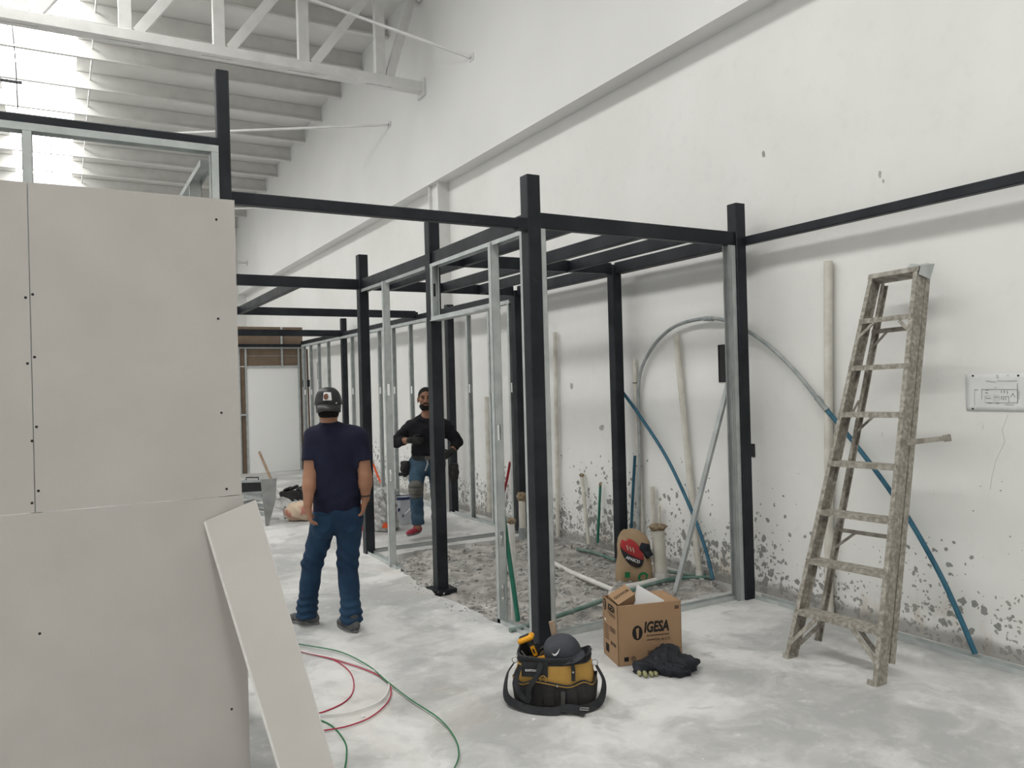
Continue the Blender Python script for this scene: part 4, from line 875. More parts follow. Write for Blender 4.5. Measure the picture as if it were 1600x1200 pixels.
for k, (x, y) in enumerate(((999.5,1056), (1009,1058.5), (1018,1057.5), (1025,1056))):
    q = onz(x, y-3, .014); MB().tube([q+fw*.05+V(0,0,.002), q+fw*.02, q-fw*.006, q-fw*.014], [.013,.0135,.012,.006], 10).build('finger', M['glove_g'], t, True)

# ================================================================== tool bag
bc = onz(868, 1092); bc = V(bc[0], bc[1], 0); AX = unit(rt*.985-fw*.17); AY = V(-AX[1], AX[0], 0)   # long axis, depth axis
tb = thing('tool_bag', 'open tan and black canvas tool bag on the floor', 'tool bag', bc)
def sup(a, b_, z, n=40, p=3., ox=0., oy=0., fz=None):
    out = []
    for k in range(n):
        th = 2*math.pi*k/n; c, s = math.cos(th), math.sin(th)
        x = a*math.copysign(abs(c)**(2/p), c); y = b_*math.copysign(abs(s)**(2/p), s)
        out.append(bc+AX*(x+ox)+AY*(y+oy)+V(0,0,z+(fz(th) if fz else 0)))
    return out
wob = lambda th: .006*math.sin(3*th+.5)+.004*math.sin(5*th)
MB().rings([sup(.19,.112,.004), sup(.208,.128,.02), sup(.216,.135,.10), sup(.208,.128,.17), sup(.196,.118,.225, fz=wob), sup(.188,.112,.245, fz=wob)], cap1=False).build('body', M['gold'], tb, True)
def scal(th): return .012*math.cos(7*th)-.006
MB().rings([sup(.20,.122,.003), sup(.222,.141,.02), sup(.230,.149,.09), sup(.224,.143,.135, fz=scal), sup(.218,.137,.132, fz=scal), sup(.214,.132,.10)], cap1=False).build('pocket_band', M['darkcanvas'], tb, True)
P = sup(.2255,.1445,.136, n=60, fz=scal); MB().tube(P+[P[0]], .0035, 6).build('pocket_piping', M['gold'], tb)
P = sup(.2235,.1425,.142, n=60, fz=scal); MB().tube(P+[P[0]], .0055, 6).build('pocket_binding', M['webbing'], tb)
rz = lambda th: .012*math.sin(2*th+2.2)+wob(th)
MB().rings([sup(.193,.116,.222, fz=rz), sup(.200,.122,.228, fz=rz), sup(.198,.120,.262, fz=rz), sup(.188,.110,.266, fz=rz), sup(.184,.106,.23, fz=rz), sup(.178,.10,.14)], cap0=False).build('rim', M['webbing'], tb, True)
MB().rings([sup(.203,.124,.240, fz=rz), sup(.204,.125,.248, fz=rz)], cap0=False, cap1=False).build('zip', M['darkcanvas'], tb, True)
fr_ = lambda u, z, off=.0: bc+AX*u-AY*(.128-(z-.17)*.12+off)+V(0,0,z)       # points on the front panel
def patch(name, u0, u1, z0, z1, m_, off=.004, par=tb): 
    q = [fr_(u0,z0,off), fr_(u1,z0,off), fr_(u1,z1,off), fr_(u0,z1,off)]; o = MB().poly(q, -AY, .003).build(name, m_, par); return o
lp = patch('front_patch', -.16, -.02, .165, .238, M['webbing'], .006); lb = patch('maker_label', -.145, -.075, .185, .212, M['black'], .0095, lp)
place_text('lettering', 'BOSTITCH', .0145, fr_(-.11,.1985,.0135), AX, V(0,0,1), M['white'], lb, bold=.0004, sx=.85)
MB().strip(crom([fr_(-.055,.235,.012), fr_(-.075,.18,.03), fr_(-.115,.12,.045), fr_(-.12,.06,.05), fr_(-.17,.105,.045), fr_(-.185,.16,.028), fr_(-.165,.225,.012)], 6), .026, .005, lambda i: -AY).build('handle', M['webbing'], tb)
P = ring_pts(fr_(-.045,.158,.014), .017, 14, AX, V(0,0,1)); MB().tube(P+[P[0]], .0025, 6).build('ring', M['gold'], tb)
MB().strip([fr_(.105,.262,.012), fr_(.115,.21,.012), fr_(.115,.155,.020)], .020, .006, lambda i: -AY).build('closing_tab', M['webbing'], tb)
for u, z in ((.115,.20), (.03,.128)): MB().rings([ring_pts(fr_(u,z,.022), .006, 10, AX, V(0,0,1)), ring_pts(fr_(u,z,.026), .004, 10, AX, V(0,0,1))]).build('rivet', M['chrome'], tb)
MB().strip([bc-AX*.0+AX*.06-AY*.153+V(0,0,.10), bc+AX*.058-AY*.153+V(0,0,.03)], .022, .004, lambda i: -AY).build('pocket_loop', M['kneepad'], tb)
for k in range(6): MB().strip([bc+AX*(-.17+.062*k)-AY*.1495+V(0,0,.118), bc+AX*(-.17+.062*k)-AY*.143+V(0,0,.02)], .004, .004, lambda i: -AY).build('pocket_seam', M['black'], tb)
for sd in (-1, 1):
    q = bc+AX*sd*.218+V(0,0,.205); P = ring_pts(q, .016, 12, AX, V(0,0,1)); MB().tube(P+[P[0]], .003, 6).build('side_ring', M['chrome'], tb)
sp_ = [bc-AX*.222+V(0,0,.19), bc-AX*.258-AY*.03+V(0,0,.13), bc-AX*.245-AY*.12+V(0,0,.045), bc-AX*.13-AY*.195+V(0,0,.022), bc+AX*.0-AY*.215+V(0,0,.018), bc+AX*.09-AY*.19+V(0,0,.028), bc+AX*.16-AY*.175+V(0,0,.02), bc+AX*.245-AY*.10+V(0,0,.035), bc+AX*.265-AY*.02+V(0,0,.11), bc+AX*.225+V(0,0,.19)]
nz_ = lambda i: unit(V(0,0,.55)+unit(SPc[i]-bc-V(0,0,SPc[i][2]))*.9)
SPc = crom(sp_, 7); MB().strip(SPc, .042, .006, nz_).build('shoulder_strap', M['webbing'], tb)
MB().strip(crom([bc+AX*.05-AY*.20+V(0,0,.02), bc+AX*.13-AY*.20+V(0,0,.018), bc+AX*.175-AY*.215+V(0,0,.012)], 5), .036, .006, lambda i: V(0,0,1)).build('strap_tail', M['webbing'], tb)
P = [bc+AX*(.17+a)-AY*(.19+b_)+V(0,0,.03) for a, b_ in ((-.02,-.012),(.025,-.012),(.025,.014),(-.02,.014),(-.02,-.012))]; MB().tube(P, .0025, 6).build('buckle', M['chrome'], tb)
# things in the bag
dr = thing('power_drill', 'yellow and black power drill standing handle-up in the tool bag', 'drill', bc-AX*.13+V(0,0,.25))
hb = bc-AX*.115+AY*.02+V(0,0,.25); hd = unit(V(0,0,1)-AX*.42); fx = unit(AX-hd*(AX@hd)); fy = np.cross(hd, fx)
tilt_box('battery_foot', hb+hd*.078-fx*.012, fx, fy, hd, (.092, .066, .030), M['yellow'], dr).modifiers.new('b', 'BEVEL').width = .01
tilt_box('battery_slot', hb+hd*.0935-fx*.018, fx, fy, hd, (.055, .036, .004), M['black'], dr)
MB().tube([hb-hd*.06, hb+hd*.0, hb+hd*.065], [.026,.021,.022], 12).build('grip', M['black'], dr, True)
tilt_box('grip_inlay', hb+hd*.005-fy*.019+fx*.006, fx, fy, hd, (.022, .010, .055), M['yellow'], dr); tilt_box('trigger_slot', hb+hd*.005-fy*.0245+fx*.006, fx, fy, hd, (.009, .004, .026), M['black'], dr)
MB().tube([hb-hd*.05-fx*.05, hb-hd*.06, hb-hd*.05+fx*.08], [.034,.035,.028], 14).build('motor_body', M['yellow'], dr, True)
MB().tube([hb+hd*.08-fx*.055, hb+hd*.04-fx*.07, hb-hd*.01-fx*.055], .0035, 6).build('belt_hook', M['chrome'], dr)
hw = bc+AX*.005+AY*.05; t = thing('hammer', 'wooden tool handle sticking up behind the grey cap', 'hammer', hw+V(0,0,.15)); MB().beam(hw+AX*.03+V(0,0,.14), hw-AX*.022+V(0,0,.405), .032, .022, ref=tuple(AY), c=.004).build('handle', M['wood'], t); MB().beam(hw+AX*.03-AX*.05+V(0,0,.14), hw+AX*.09+V(0,0,.15), .03, .03, c=.004).build('head', M['black'], t)
t = thing('tape_measure', 'round dark tape tool between the drill and the cap', 'tape measure', bc-AX*.05+V(0,0,.2)); MB().rings([ring_pts(bc-AX*.05+AY*.02+AY*d_+V(0,0,.235), r, 18, AX, V(0,0,1)) for d_, r in ((-.02,.036),(-.022,.042),(.022,.042),(.02,.036))]).build('case', M['black'], t, True); MB().rings([ring_pts(bc-AX*.05+AY*(-.003)+V(0,0,.235), r, 18, AX, V(0,0,1)) for r in (.03, .012)]).build('face', M['mud'], t)
# grey cap
cc = bc+AX*.045-AY*.012+V(0,0,.268); cp = thing('cap', 'dark grey baseball cap with a white tick lying on the tool bag', 'cap', cc)
cu = unit(V(0,0,1)-AY*.30-AX*.22); cxx = unit(AX*.86-AY*.4); cxx = unit(cxx-cu*(cxx@cu)); cyy = np.cross(cu, cxx); cr_ = []
for k in range(8):
    el = k/7*math.pi/2; ra = .096*math.cos(el)**.55 if k < 7 else .002; zz = .088*math.sin(el)
    cr_.append([cc+cxx*ra*1.12*math.cos(a*math.pi/14)+cyy*ra*.92*math.sin(a*math.pi/14)+cu*(zz-.01) for a in range(28)])
MB().rings(cr_, cap0=False).build('crown', M['greycap'], cp, True)
bd = unit(cxx*.93-cyy*.36); bs = np.cross(cu, bd); br_ = []
for v in np.linspace(-1, 1, 13):
    wv = .078*v; inn = .088*math.sqrt(max(0, 1-(v*.78)**2)); out_ = inn+.075*math.sqrt(max(.02, 1-v*v*.75)); dz = -.016*v*v
    br_.append((cc+bd*inn+bs*wv+cu*(dz+.004), cc+bd*out_+bs*wv*.92+cu*(dz+.008)))
mb = MB(); n_ = len(br_); mb.add([p for a in br_ for p in a], [(2*i, 2*i+1, 2*i+3, 2*i+2) for i in range(n_-1)]); o = mb.build('brim', M['greycap'], cp, True); o.modifiers.new('s', 'SOLIDIFY').thickness = .004
tk = [(1.35*(u*.95-w*.30), 1.35*(u*.30+w*.95)) for u, w in ((-.022,.004),(-.017,-.008),(-.008,-.010),(.004,-.003),(.024,.016),(.003,.003),(-.008,-.002),(-.014,-.001))]
def onc(u, w):
    az = math.atan2(-1, .25)+u/.095; el = .62+w/.1; ra = .096*math.cos(el)**.55
    return cc+cxx*ra*1.13*math.cos(az)+cyy*ra*.93*math.sin(az)+cu*(.088*math.sin(el)-.01)+unit(cxx*math.cos(az)*math.cos(el)+cyy*math.sin(az)*math.cos(el)+cu*math.sin(el))*.003
mb = MB(); mb.add([onc(*p) for p in tk], [(7,0,1), (7,1,2), (6,7,2), (5,6,2), (5,2,3), (4,5,3)]); o = mb.build('tick_mark', M['white'], cp); o.modifiers.new('s', 'SOLIDIFY').thickness = .0012

# ================================================================== cement sack by the drain
q = onz(991, 903); sc_ = V(q[0], q[1], -.03); ck = thing('cement_sack', 'torn brown paper cement sack with red and black print', 'sack', sc_)
sr = unit(rt*.98+fw*.1); sf_ = V(-sr[1], sr[0], 0); SKp = lambda u, v, z: sc_+sr*u+sf_*v+V(0,0,z)
rg = []
for z, a, b_, ox in ((.0,.150,.07,0), (.03,.160,.085,0), (.12,.150,.09,.0), (.24,.142,.085,.0), (.33,.134,.080,.0), (.385,.120,.065,-.008), (.43,.090,.045,-.022), (.450,.05,.02,-.03)):
    r_ = []
    for k in range(40):
        th = 2*math.pi*k/40; c, s = math.cos(th), math.sin(th); p_ = 3.2
        j = 1+.045*math.sin(4*th+z*26)+.03*math.sin(9*th-z*50)
        r_.append(SKp(ox+j*a*math.copysign(abs(c)**(2/p_), c), j*b_*math.copysign(abs(s)**(2/p_), s), z+.012*math.sin(3*th+z*9)*(z > .05)))
    rg.append(r_)
mb = MB().rings(rg)
mb.build('sack_body', M['sack'], ck, True)
def skf(u, z): # front skin
    a = np.interp(z, [0,.03,.12,.24,.33,.385,.43], [.150,.160,.150,.142,.138,.125,.095]); b_ = np.interp(z, [0,.03,.12,.24,.33,.385,.43], [.07,.085,.09,.085,.075,.05,.02])
    return SKp(u, -b_*max(0.02, 1-abs(u/a)**3.2)**(1/3.2)-.012, z)
def skin_patch(name, outline, m_, off=.0):
    """printed panel draped on the sack front; outline = list of (u, zlo, zhi) columns"""
    mb = MB(); vs = []; n_ = len(outline); kz = 6
    for u, z0, z1 in outline:
        for j in range(kz): vs.append(skf(u, z0+(z1-z0)*j/(kz-1))-sf_*off)
    mb.add(vs, [(i*kz+j, (i+1)*kz+j, (i+1)*kz+j+1, i*kz+j+1) for i in range(n_-1) for j in range(kz-1)]); o = mb.build(name, m_, ck, True); o.modifiers.new('s', 'SOLIDIFY').thickness = .001; return o
ts = np.linspace(-.995, .995, 15); ov = [(-.034+.098*t, .268-.055*t, .112*math.sqrt(1-t*t)) for t in ts]
skin_patch('red_panel', [(u, zc-.25*h_, min(zc+h_, .385)) for u, zc, h_ in ov], M['sack_red'], .002)
skin_patch('dark_panel', [(u, zc-h_, zc-.25*h_) for u, zc, h_ in ov], M['sack_navy'], .002)
nsk = unit(-sf_); xd = unit(sr-V(0,0,.42)); yd = unit(np.cross(nsk, xd)*-1); yd = yd if yd[2] > 0 else -yd
place_text('lettering', 'APASCO', .036, skf(-.034, .212)-sf_*.010, xd, yd, M['paper'], ck, bold=.0010, sx=.95)
mb = MB()
for k in range(3):
    p0 = skf(-.06+.012*k, .196-.016*k)-sf_*.006; p1 = skf(.015-.006*k, .168-.016*k)-sf_*.006; mb.beam(p0, p1, .004, .0008, ref=tuple(nsk), c=0)
mb.build('small_print', M['ink_soft'], ck)
mb = MB()
for k, u in enumerate((-.10, -.075, -.05)):
    p0 = skf(u+.02, .335-.45*(u+.10)); p1 = skf(u+.030, .295-.45*(u+.10)); mb.beam(p0-sf_*.006, p1-sf_*.006, .010, .001, ref=tuple(nsk), c=0)
mb.build('worn_print', M['sack_pale'], ck)
g0 = skf(-.085, .085)-sf_*.003; MB().poly([g0-sr*.022-V(0,0,.022), g0+sr*.022-V(0,0,.026), g0+sr*.024+V(0,0,.020), g0-sr*.018+V(0,0,.024)], nsk, .002).build('green_print', M['sack_green'], ck)
g1 = skf(.055, .055)-sf_*.004; MB().rings([[g1+sr*r*math.cos(a)+V(0,0,r*math.sin(a)) for a in np.linspace(.35, 5.2, 18)] for r in (.028, .046)], cap0=False, cap1=False).build('green_print', M['sack_green'], ck)
s_ = SDF(SKp(.085,-.09,.285)-V(.12,.12,.12), SKp(.085,-.09,.285)+V(.12,.12,.12), .007); s_.ell(SKp(.085,-.075,.31), (.055,.035,.04), .02, (sr, sf_, (0,0,1))); s_.ell(SKp(.105,-.08,.25), (.035,.03,.04), .02, (sr, sf_, (0,0,1))); s_.warp(lambda x, y, z: .006*np.sin(x*90+z*70)+.005*np.sin(y*80-z*60)); s_.mesh('torn_lining', M['sack_navy'], ck)

# ================================================================== things in the background
# pile of studs and case
def pile_bar(x0, y0, x1, y1, z, lab):
    a = onz(x0, y0); b_ = onz(x1, y1); a[2] = b_[2] = z; o = track(a, b_, .07, .035, None, name='loose_stud', m_='galv_old'); return tag(o, lab, 'stud', 'loose studs piled beyond the plasterboard')
for k, (x0, y0, x1, y1, z) in enumerate(((372,800,416,806,.0), (372,792,418,797,.04), (374,797,412,790,.08), (370,786,410,783,.12), (372,790,414,800,.16))):
    pile_bar(x0, y0, x1, y1, z, ['lowest', 'second lowest', 'middle', 'second highest', 'topmost'][k]+' loose galvanised stud in the pile beyond the plasterboard edge')
pile_bar(455, 780, 500, 797, .0, 'loose galvanised stud lying beside the toolbox behind the man in navy')['group'] = ''
del bpy.data.objects[[o.name for o in bpy.data.objects if o.name.startswith('loose_stud')][-1]]['group']
q = onz(395, 778); t = thing('toolbox', 'black toolbox behind the pile of loose studs', 'toolbox', q)
tilt_box('case', q+V(0,0,.17), rt, fw, (0,0,1), (.36,.2,.18), M['black'], t); tilt_box('lid', q+V(0,0,.275), rt, fw, (0,0,1), (.37,.21,.03), M['galv_old'], t); MB().tube([q-rt*.1+V(0,0,.29), q-rt*.1+V(0,0,.33), q+rt*.1+V(0,0,.33), q+rt*.1+V(0,0,.29)], .01, 6).build('handle', M['black'], t)
tilt_box('stand', q+V(0,0,.04), rt, fw, (0,0,1), (.30,.16,.08), M['galv_old'], t)
q = onz(457, 782); t = thing('tool_tray', 'dark tool tray heaped with black gear left of the man in navy', 'tool tray', q)
tilt_box('tray', q+V(0,0,.075), rt, fw, (0,0,1), (.34,.22,.15), M['darkcanvas'], t)
s_ = SDF(q-V(.3,.3,-.08), q+V(.3,.3,.34), .012); 
for u, z in ((-.1,.17), (.0,.19), (.1,.18), (.15,.16)): s_.cone(q+rt*u+V(0,0,z)-fw*.05, q+rt*(u+.06)+V(0,0,z+.02)+fw*.06, .028, .03, .01)
s_.mesh('gear', M['black'], t)
# bent grey sheet offcut
t = thing('metal_offcut', 'bent grey sheet metal offcut standing on the floor beside the shovel', 'metal sheet', onz(418, 822))
b0 = onz(417, 822); d0 = (b0-EYE)@CF; mb = MB(); cols = []
for x, y in ((409,747),(411,790),(415,822)): cols.append((x, y))
L_ = [dep(408,749,d0+.50), dep(407,750,d0+.30), dep(410,780,d0+.16), dep(413,800,d0+.08), dep(415,822,d0)]; R_ = [dep(433,747,d0+.50), dep(432,748,d0+.32), dep(431,778,d0+.18), dep(426,798,d0+.1), dep(420,822,d0+.02)]
for p in (L_[-1], R_[-1]): p[2] = 0.002
mb.add(L_+R_, [(i, i+1, i+6, i+5) for i in range(4)]); o = mb.build('sheet', M['sheet_grey'], t); o.modifiers.new('s', 'SOLIDIFY').thickness = .01
# shovel
tip = onz(444, 799); t = thing('shovel', 'wooden handled shovel with a cement-caked blade leaning beyond the plasterboard', 'shovel', tip); dS = (tip-EYE)@CF
hs, he = dep(434, 774, dS+.03), dep(405, 706, dS+.35); MB().tube([hs, he], .019, 10).build('handle', M['wood'], t, True)
bl = []
for k in range(7):
    f = k/6; c_ = hs+(tip+V(0,0,.01)-hs)*(.15+.85*f); w = [.06,.13,.155,.155,.14,.10,.03][k]
    bl.append([c_+rt*w*u-fw*.03*(1-u*u)*(-1)+V(0,0,.012*abs(u)) for u in (-1,-.5,0,.5,1)])
mb = MB(); mb.add([p for r in bl for p in r], [(i*5+j, i*5+j+1, (i+1)*5+j+1, (i+1)*5+j) for i in range(6) for j in range(4)]); o = mb.build('blade', M['shovel'], t, True); o.modifiers.new('s', 'SOLIDIFY').thickness = .006
MB().tube([hs+unit(he-hs)*.12, hs-unit(he-hs)*.06], [.021,.026], 10).build('socket', M['shovel'], t, True)
# pale sack lying on the floor
q = onz(470, 815)+fw*.1; q[2] = 0; s_ = SDF(q-V(.4,.4,.0), q+V(.4,.4,.35), .012)
s_.ell(q+V(0,0,.12), (.23,.16,.13), .03, (rt, fw, (0,0,1))).ell(q-rt*.15+V(0,0,.11), (.08,.13,.10), .03, (rt, fw, (0,0,1))).ell(q+rt*.17+V(0,0,.10), (.10,.14,.10), .03, (rt, fw, (0,0,1)))
s_.warp(lambda x, y, z: .008*np.sin(x*40+z*30)+.006*np.sin(y*50-z*45)).cut((0,0,.003), (0,0,-1))
t = thing('cement_sack', 'pale paper sack with faded red print lying on the floor by the man in navy', 'sack', q); s_.mesh('sack_body', M['sack_pale'], t)
e_ = q-rt*.20-fw*.03+V(0,0,.11); MB().rings([ring_pts(e_-rt*.02, r, 14, fw, V(0,0,1)) for r in (.07, .085)], cap0=False, cap1=False).build('folded_end', M['sack_navy'], t)
# scrap
q = onz(429, 812); t = tag(MB().add([q+V(-.06,0,.004), q+V(.05,-.02,.004), q+V(.07,.04,.012), q+V(-.02,.06,.03)], [(0,1,2,3)]).build('metal_scrap', M['chrome']), 'bright folded metal scrap on the floor near the shovel', 'scrap'); t.modifiers.new('s', 'SOLIDIFY').thickness = .003
# paint pail
q = onz(627, 821); q = q+fw*.13; q[2] = 0; t = thing('paint_bucket', 'white plastic paint bucket with blue marks near the far wall', 'bucket', q)
rb = .122; MB().rings([ring_pts(q+V(0,0,z), r, 24) for z, r in ((.002,rb-.012),(.18,rb-.003),(.335,rb+.004),(.335,rb-.004),(.05,rb-.02))]).build('pail', M['pail'], t, True)
MB().rings([ring_pts(q+V(0,0,z), r, 24) for z, r in ((.315,rb+.004),(.318,rb+.012),(.345,rb+.012),(.348,rb-.006))], cap0=False, cap1=False).build('rim', M['pail_blue'], t, True)
MB().tube([q+rt*(rb+.012)*math.cos(a)-fw*(rb+.02)*math.sin(a)+V(0,0,.30-.17*math.sin(a)) for a in np.linspace(0, math.pi, 14)], .004, 6).build('bail', M['chrome'], t)
for u, z0, z1, w in ((-.6,.08,.26,.022), (-.2,.17,.22,.03), (.2,.10,.15,.02)):
    P = lambda a, z: q+rt*(rb+.006)*math.sin(a)-fw*(rb+.006)*math.cos(a)+V(0,0,z)
    MB().poly([P(u-w*4,z0), P(u+w*4,z0+.01), P(u+w*3,z1), P(u-w*3,z1-.01)], unit(P(u,.1)-q-V(0,0,.1)), .001).build('blue_mark', M['pail_blue'], t)
# wrapped grey bundle and orange canister behind the third post
q = onz(600, 832)+fw*.15; q[2] = 0; s_ = SDF(q-V(.3,.3,.0), q+V(.3,.3,.52), .012)
s_.cone(q+V(0,0,.05), q+V(0,0,.40), .15, .13, .03); s_.ell(q+rt*.06+V(0,0,.46), (.10,.08,.05), .04); s_.warp(lambda x, y, z: .010*np.sin(z*70+x*40)+.008*np.sin(x*60-y*50+z*30)).cut((0,0,.003), (0,0,-1))
t = thing('wrapped_bundle', 'grey plastic-wrapped bundle behind the third post', 'bundle', q); s_.mesh('wrapping', M['bundle'], t)
MB().poly([q-fw*.17+rt*a+V(0,0,b_) for a, b_ in ((-.02,.06),(.06,.05),(.07,.11),(.0,.12))], -fw, .004).build('red_tag', M['orange'], t)
q = onz(565, 830)+fw*.05; q[2] = 0; t = thing('orange_canister', 'bright orange canister half hidden behind the third post', 'canister', q); MB().rings([ring_pts(q+V(0,0,z), r, 18) for z, r in ((.002,.06),(.02,.07),(.27,.065),(.31,.03),(.33,.028))]).build('bottle', M['orange'], t, True); MB().rings([ring_pts(q+V(0,0,z), .031, 14) for z in (.33,.36)]).build('cap', M['white'], t, True)
pipe('red_hose', crom([onx(583, 725, 4.70), onx(592, 748, 4.72), onx(600, 762, 4.74)], 5), .018, M['orange'], 'orange red hose bent against the far wall left of the bucket', 'hose')

# ================================================================== loose wires on the floor
def wire(px, m_, lab, r=.0038, z=.004):
    P = [onz(x, y, z) for x, y in px]; o = MB().tube(crom(P, 8), r, 6).build('electric_wire', m_, None, True); return tag(o, lab, 'wire')
wire([(430,1006),(475,1017.5),(515,1028),(545,1048),(553,1073),(541,1095),(503,1113),(455,1122)], M['wire_red'], 'inner smaller loop of red wire on the floor')
wire([(430,1007),(475,1019),(520,1030),(570,1046),(602,1062),(611,1078),(605,1098),(580,1120),(545,1134),(508,1141),(460,1146)], M['wire_red'], 'outer larger loop of red wire on the floor', z=.009)
wire([(432,1005),(475,1018),(525,1029),(570,1042),(600,1058),(608,1073),(595,1094),(560,1110),(520,1116),(450,1116)], M['wire_white'], 'white wire looped on the floor among the red ones', r=.0046, z=.013)
wire([(430,1000),(470,1007),(530,1018),(575,1040),(604,1064),(640,1092),(685,1122),(709,1150),(717,1178),(708,1204),(690,1230)], M['wire_green'], 'long green wire snaking across the floor towards the bottom edge', z=.016)
wire([(470,1118),(505,1127),(525,1140),(540,1162),(541,1185),(536,1215)], M['wire_green'], 'short green wire on the floor beside the plasterboard offcut', z=.005)
for k, (x, y, lab) in enumerate(((834,1126,'little white screw cap on the floor in front of the tool bag'), (567,1121,'little white plug on the floor inside the red wire loop'))):
    q = onz(x, y); o = MB().rings([ring_pts(q+V(0,0,z), r, 10) for z, r in ((.001,.010),(.010,.009),(.012,.004))]).build('plastic_cap', M['white']); tag(o, lab, 'cap')
# ================================================================== people
def hand(s, wrist, fdir, palm_n, thumb_dir, size=1., curl=.5, k=.006):
    """palm and five curled fingers merged into the body field; fdir finger direction, palm_n palm normal"""
    f = unit(fdir); n = unit(palm_n-f*np.dot(palm_n, f)); a = np.cross(n, f); a = a if a@thumb_dir > 0 else -a
    w = np.asarray(wrist, float); pc = w+f*.05*size
    s.cone(w, w+f*.04*size, .027*size, .030*size, .015, n, .65); s.cone(w+f*.035*size+a*.018*size, w+f*.085*size+a*.022*size, .021*size, .020*size, .012, n, .62); s.cone(w+f*.035*size-a*.012*size, w+f*.08*size-a*.020*size, .022*size, .019*size, .012, n, .62)
    for j, (off, ln) in enumerate(((.031, .072), (.011, .082), (-.010, .076), (-.029, .060))):
        p = w+f*.085*size+a*off*size; d = f.copy(); q = [p]
        for sg in (.45, .32, .25):
            c = curl*(.5+.9*(sg < .4)); d = unit(d*math.cos(c)+n*math.sin(c)); q.append(q[-1]+d*ln*sg*size)
        for u, v, r0, r1 in zip(q[:-1], q[1:], (.0092,.0085,.008), (.0087,.008,.007)): s.cone(u, v, r0*size, r1*size, k)
    p0 = w+f*.025*size+a*.024*size; d1 = unit(a*.75+f*.6+n*.35); p1 = p0+d1*.042*size; p2 = p1+unit(f*.85+a*.15+n*.5)*.030*size; p3 = p2+unit(f*.8+n*.6)*.022*size
    for u, v, r0, r1 in ((p0, p1, .0135, .011), (p1, p2, .011, .0095), (p2, p3, .0095, .0075)): s.cone(u, v, r0*size, r1*size, k)
def head(s, c, r, f, u, sc=1.):
    """skull, jaw, nose, ears; c head centre, r person's right, f facing, u up"""
    A3 = (r, f, u); P = lambda x, y, z: c+r*x*sc+f*y*sc+u*z*sc
    s.ell(P(0,-.012,.03), (.076*sc,.094*sc,.092*sc), .03, A3); s.ell(P(0,.035,-.045), (.060*sc,.058*sc,.070*sc), .03, A3); s.ell(P(0,.062,-.088), (.034*sc,.026*sc,.024*sc), .02, A3)
    s.cone(P(0,.092,.018), P(0,.108,-.022), .009*sc, .014*sc, .012); s.ell(P(.014,.095,-.024), (.009*sc,.010*sc,.008*sc), .006, A3); s.ell(P(-.014,.095,-.024), (.009*sc,.010*sc,.008*sc), .006, A3)
    s.cone(P(-.045,.076,.034), P(.045,.076,.034), .011*sc, .011*sc, .015)                     # brow
    for x in (-1, 1):
        s.ell(P(.046*x,.062,-.015), (.022*sc,.02*sc,.02*sc), .02, A3); s.ell(P(.080*x,-.005,-.005), (.010*sc,.020*sc,.032*sc), .008, A3); s.cone(P(.055*x,.0,-.07), P(.035*x,.06,-.095), .016*sc, .016*sc, .02)
    s.cone(P(-.02,.094,-.055), P(.02,.094,-.055), .009*sc, .009*sc, .008)

# ------------------------------------------------------------------ man walking away in navy T-shirt and jeans
D1 = 5.75; vf = ray(515, 700); F1 = unit(V(vf[0], vf[1], 0)); R1 = V(F1[1], -F1[0], 0); UPV = V(0,0,1)
J = lambda x, y, d=0.: dep(x, y, D1+d)
jn = {}
hd_c = J(513, 633, 0); neck0, neck1 = J(514, 672, .0), J(514, 645, .0)
shL, shR = J(489, 681), J(561, 683); elL, elR = J(484, 745, -.07), J(571, 744, -.04); wrL, wrR = J(481, 790, -.16), J(571, 779, -.03)
hipL, hipR = J(508, 812), J(546, 812); knL, knR = J(488, 880, .03), J(543, 884, -.02); anL, anR = J(479, 956, .07), J(549, 962, -.10)
pel = J(527, 795); chest = J(526, 705); waist = J(527, 765)
ftL, ftR = onz(480, 976), onz(549, 986)
lo = np.minimum.reduce([hd_c, shL, shR, ftL, ftR, wrL])-V(.35,.35,.0); hi = np.maximum.reduce([hd_c, shL, shR, ftL, ftR, wrR])+V(.35,.35,.25); lo[2] = -.03
per = thing('person', 'man seen from behind in navy T-shirt, blue jeans and dark cap, walking away', 'person', (pel[0], pel[1], 0))
def torso(s, g, sl=False):
    """g: clothing ease"""
    s.cone(pel+UPV*.02, waist, .150+g, .145+g, .04, F1, .68); s.cone(waist, chest-UPV*.02, .145+g, .165+g, .05, F1, .66); s.cone(J(503,690), J(550,690), .082+g, .082+g, .04, F1, .95)
    s.cone(J(497,684), J(554,686), .060+g, .060+g, .04); s.cone(J(503,678), neck0, .045+g, .055+g, .04); s.cone(J(551,679), neck0, .045+g, .055+g, .04)
s = SDF(lo, hi, .0055); torso(s, 0)
s.cone(neck0, neck1, .062, .056, .03); head(s, hd_c, R1, F1, UPV, 1.0)
for sh, el, wr in ((shL, elL, wrL), (shR, elR, wrR)):
    s.cone(sh, el, .056, .046, .03); s.cone(el, el+(wr-el)*.35, .046, .046, .02); s.cone(el+(wr-el)*.3, wr, .046, .030, .02)
for hp, kn, an, ft in ((hipL, knL, anL, ftL), (hipR, knR, anR, ftR)):
    s.cone(hp, kn, .085, .055, .03); s.cone(kn, an, .055, .040, .02); s.cone(an, an-UPV*.02, .036, .03, .02)
hand(s, wrL, J(485,820,-.17)-wrL, R1*.9+F1*.2, F1, 1.0, .55); hand(s, wrR, J(566,806,-.03)-wrR, -R1*.9+F1*.2, F1, 1.0, .5)
s.mesh('body', M['skin'], per)
s = SDF(lo, hi, .007); torso(s, .016)
for sh, el in ((shL, elL), (shR, elR)): s.cone(sh, sh+(el-sh)*.62, .066, .068, .03)
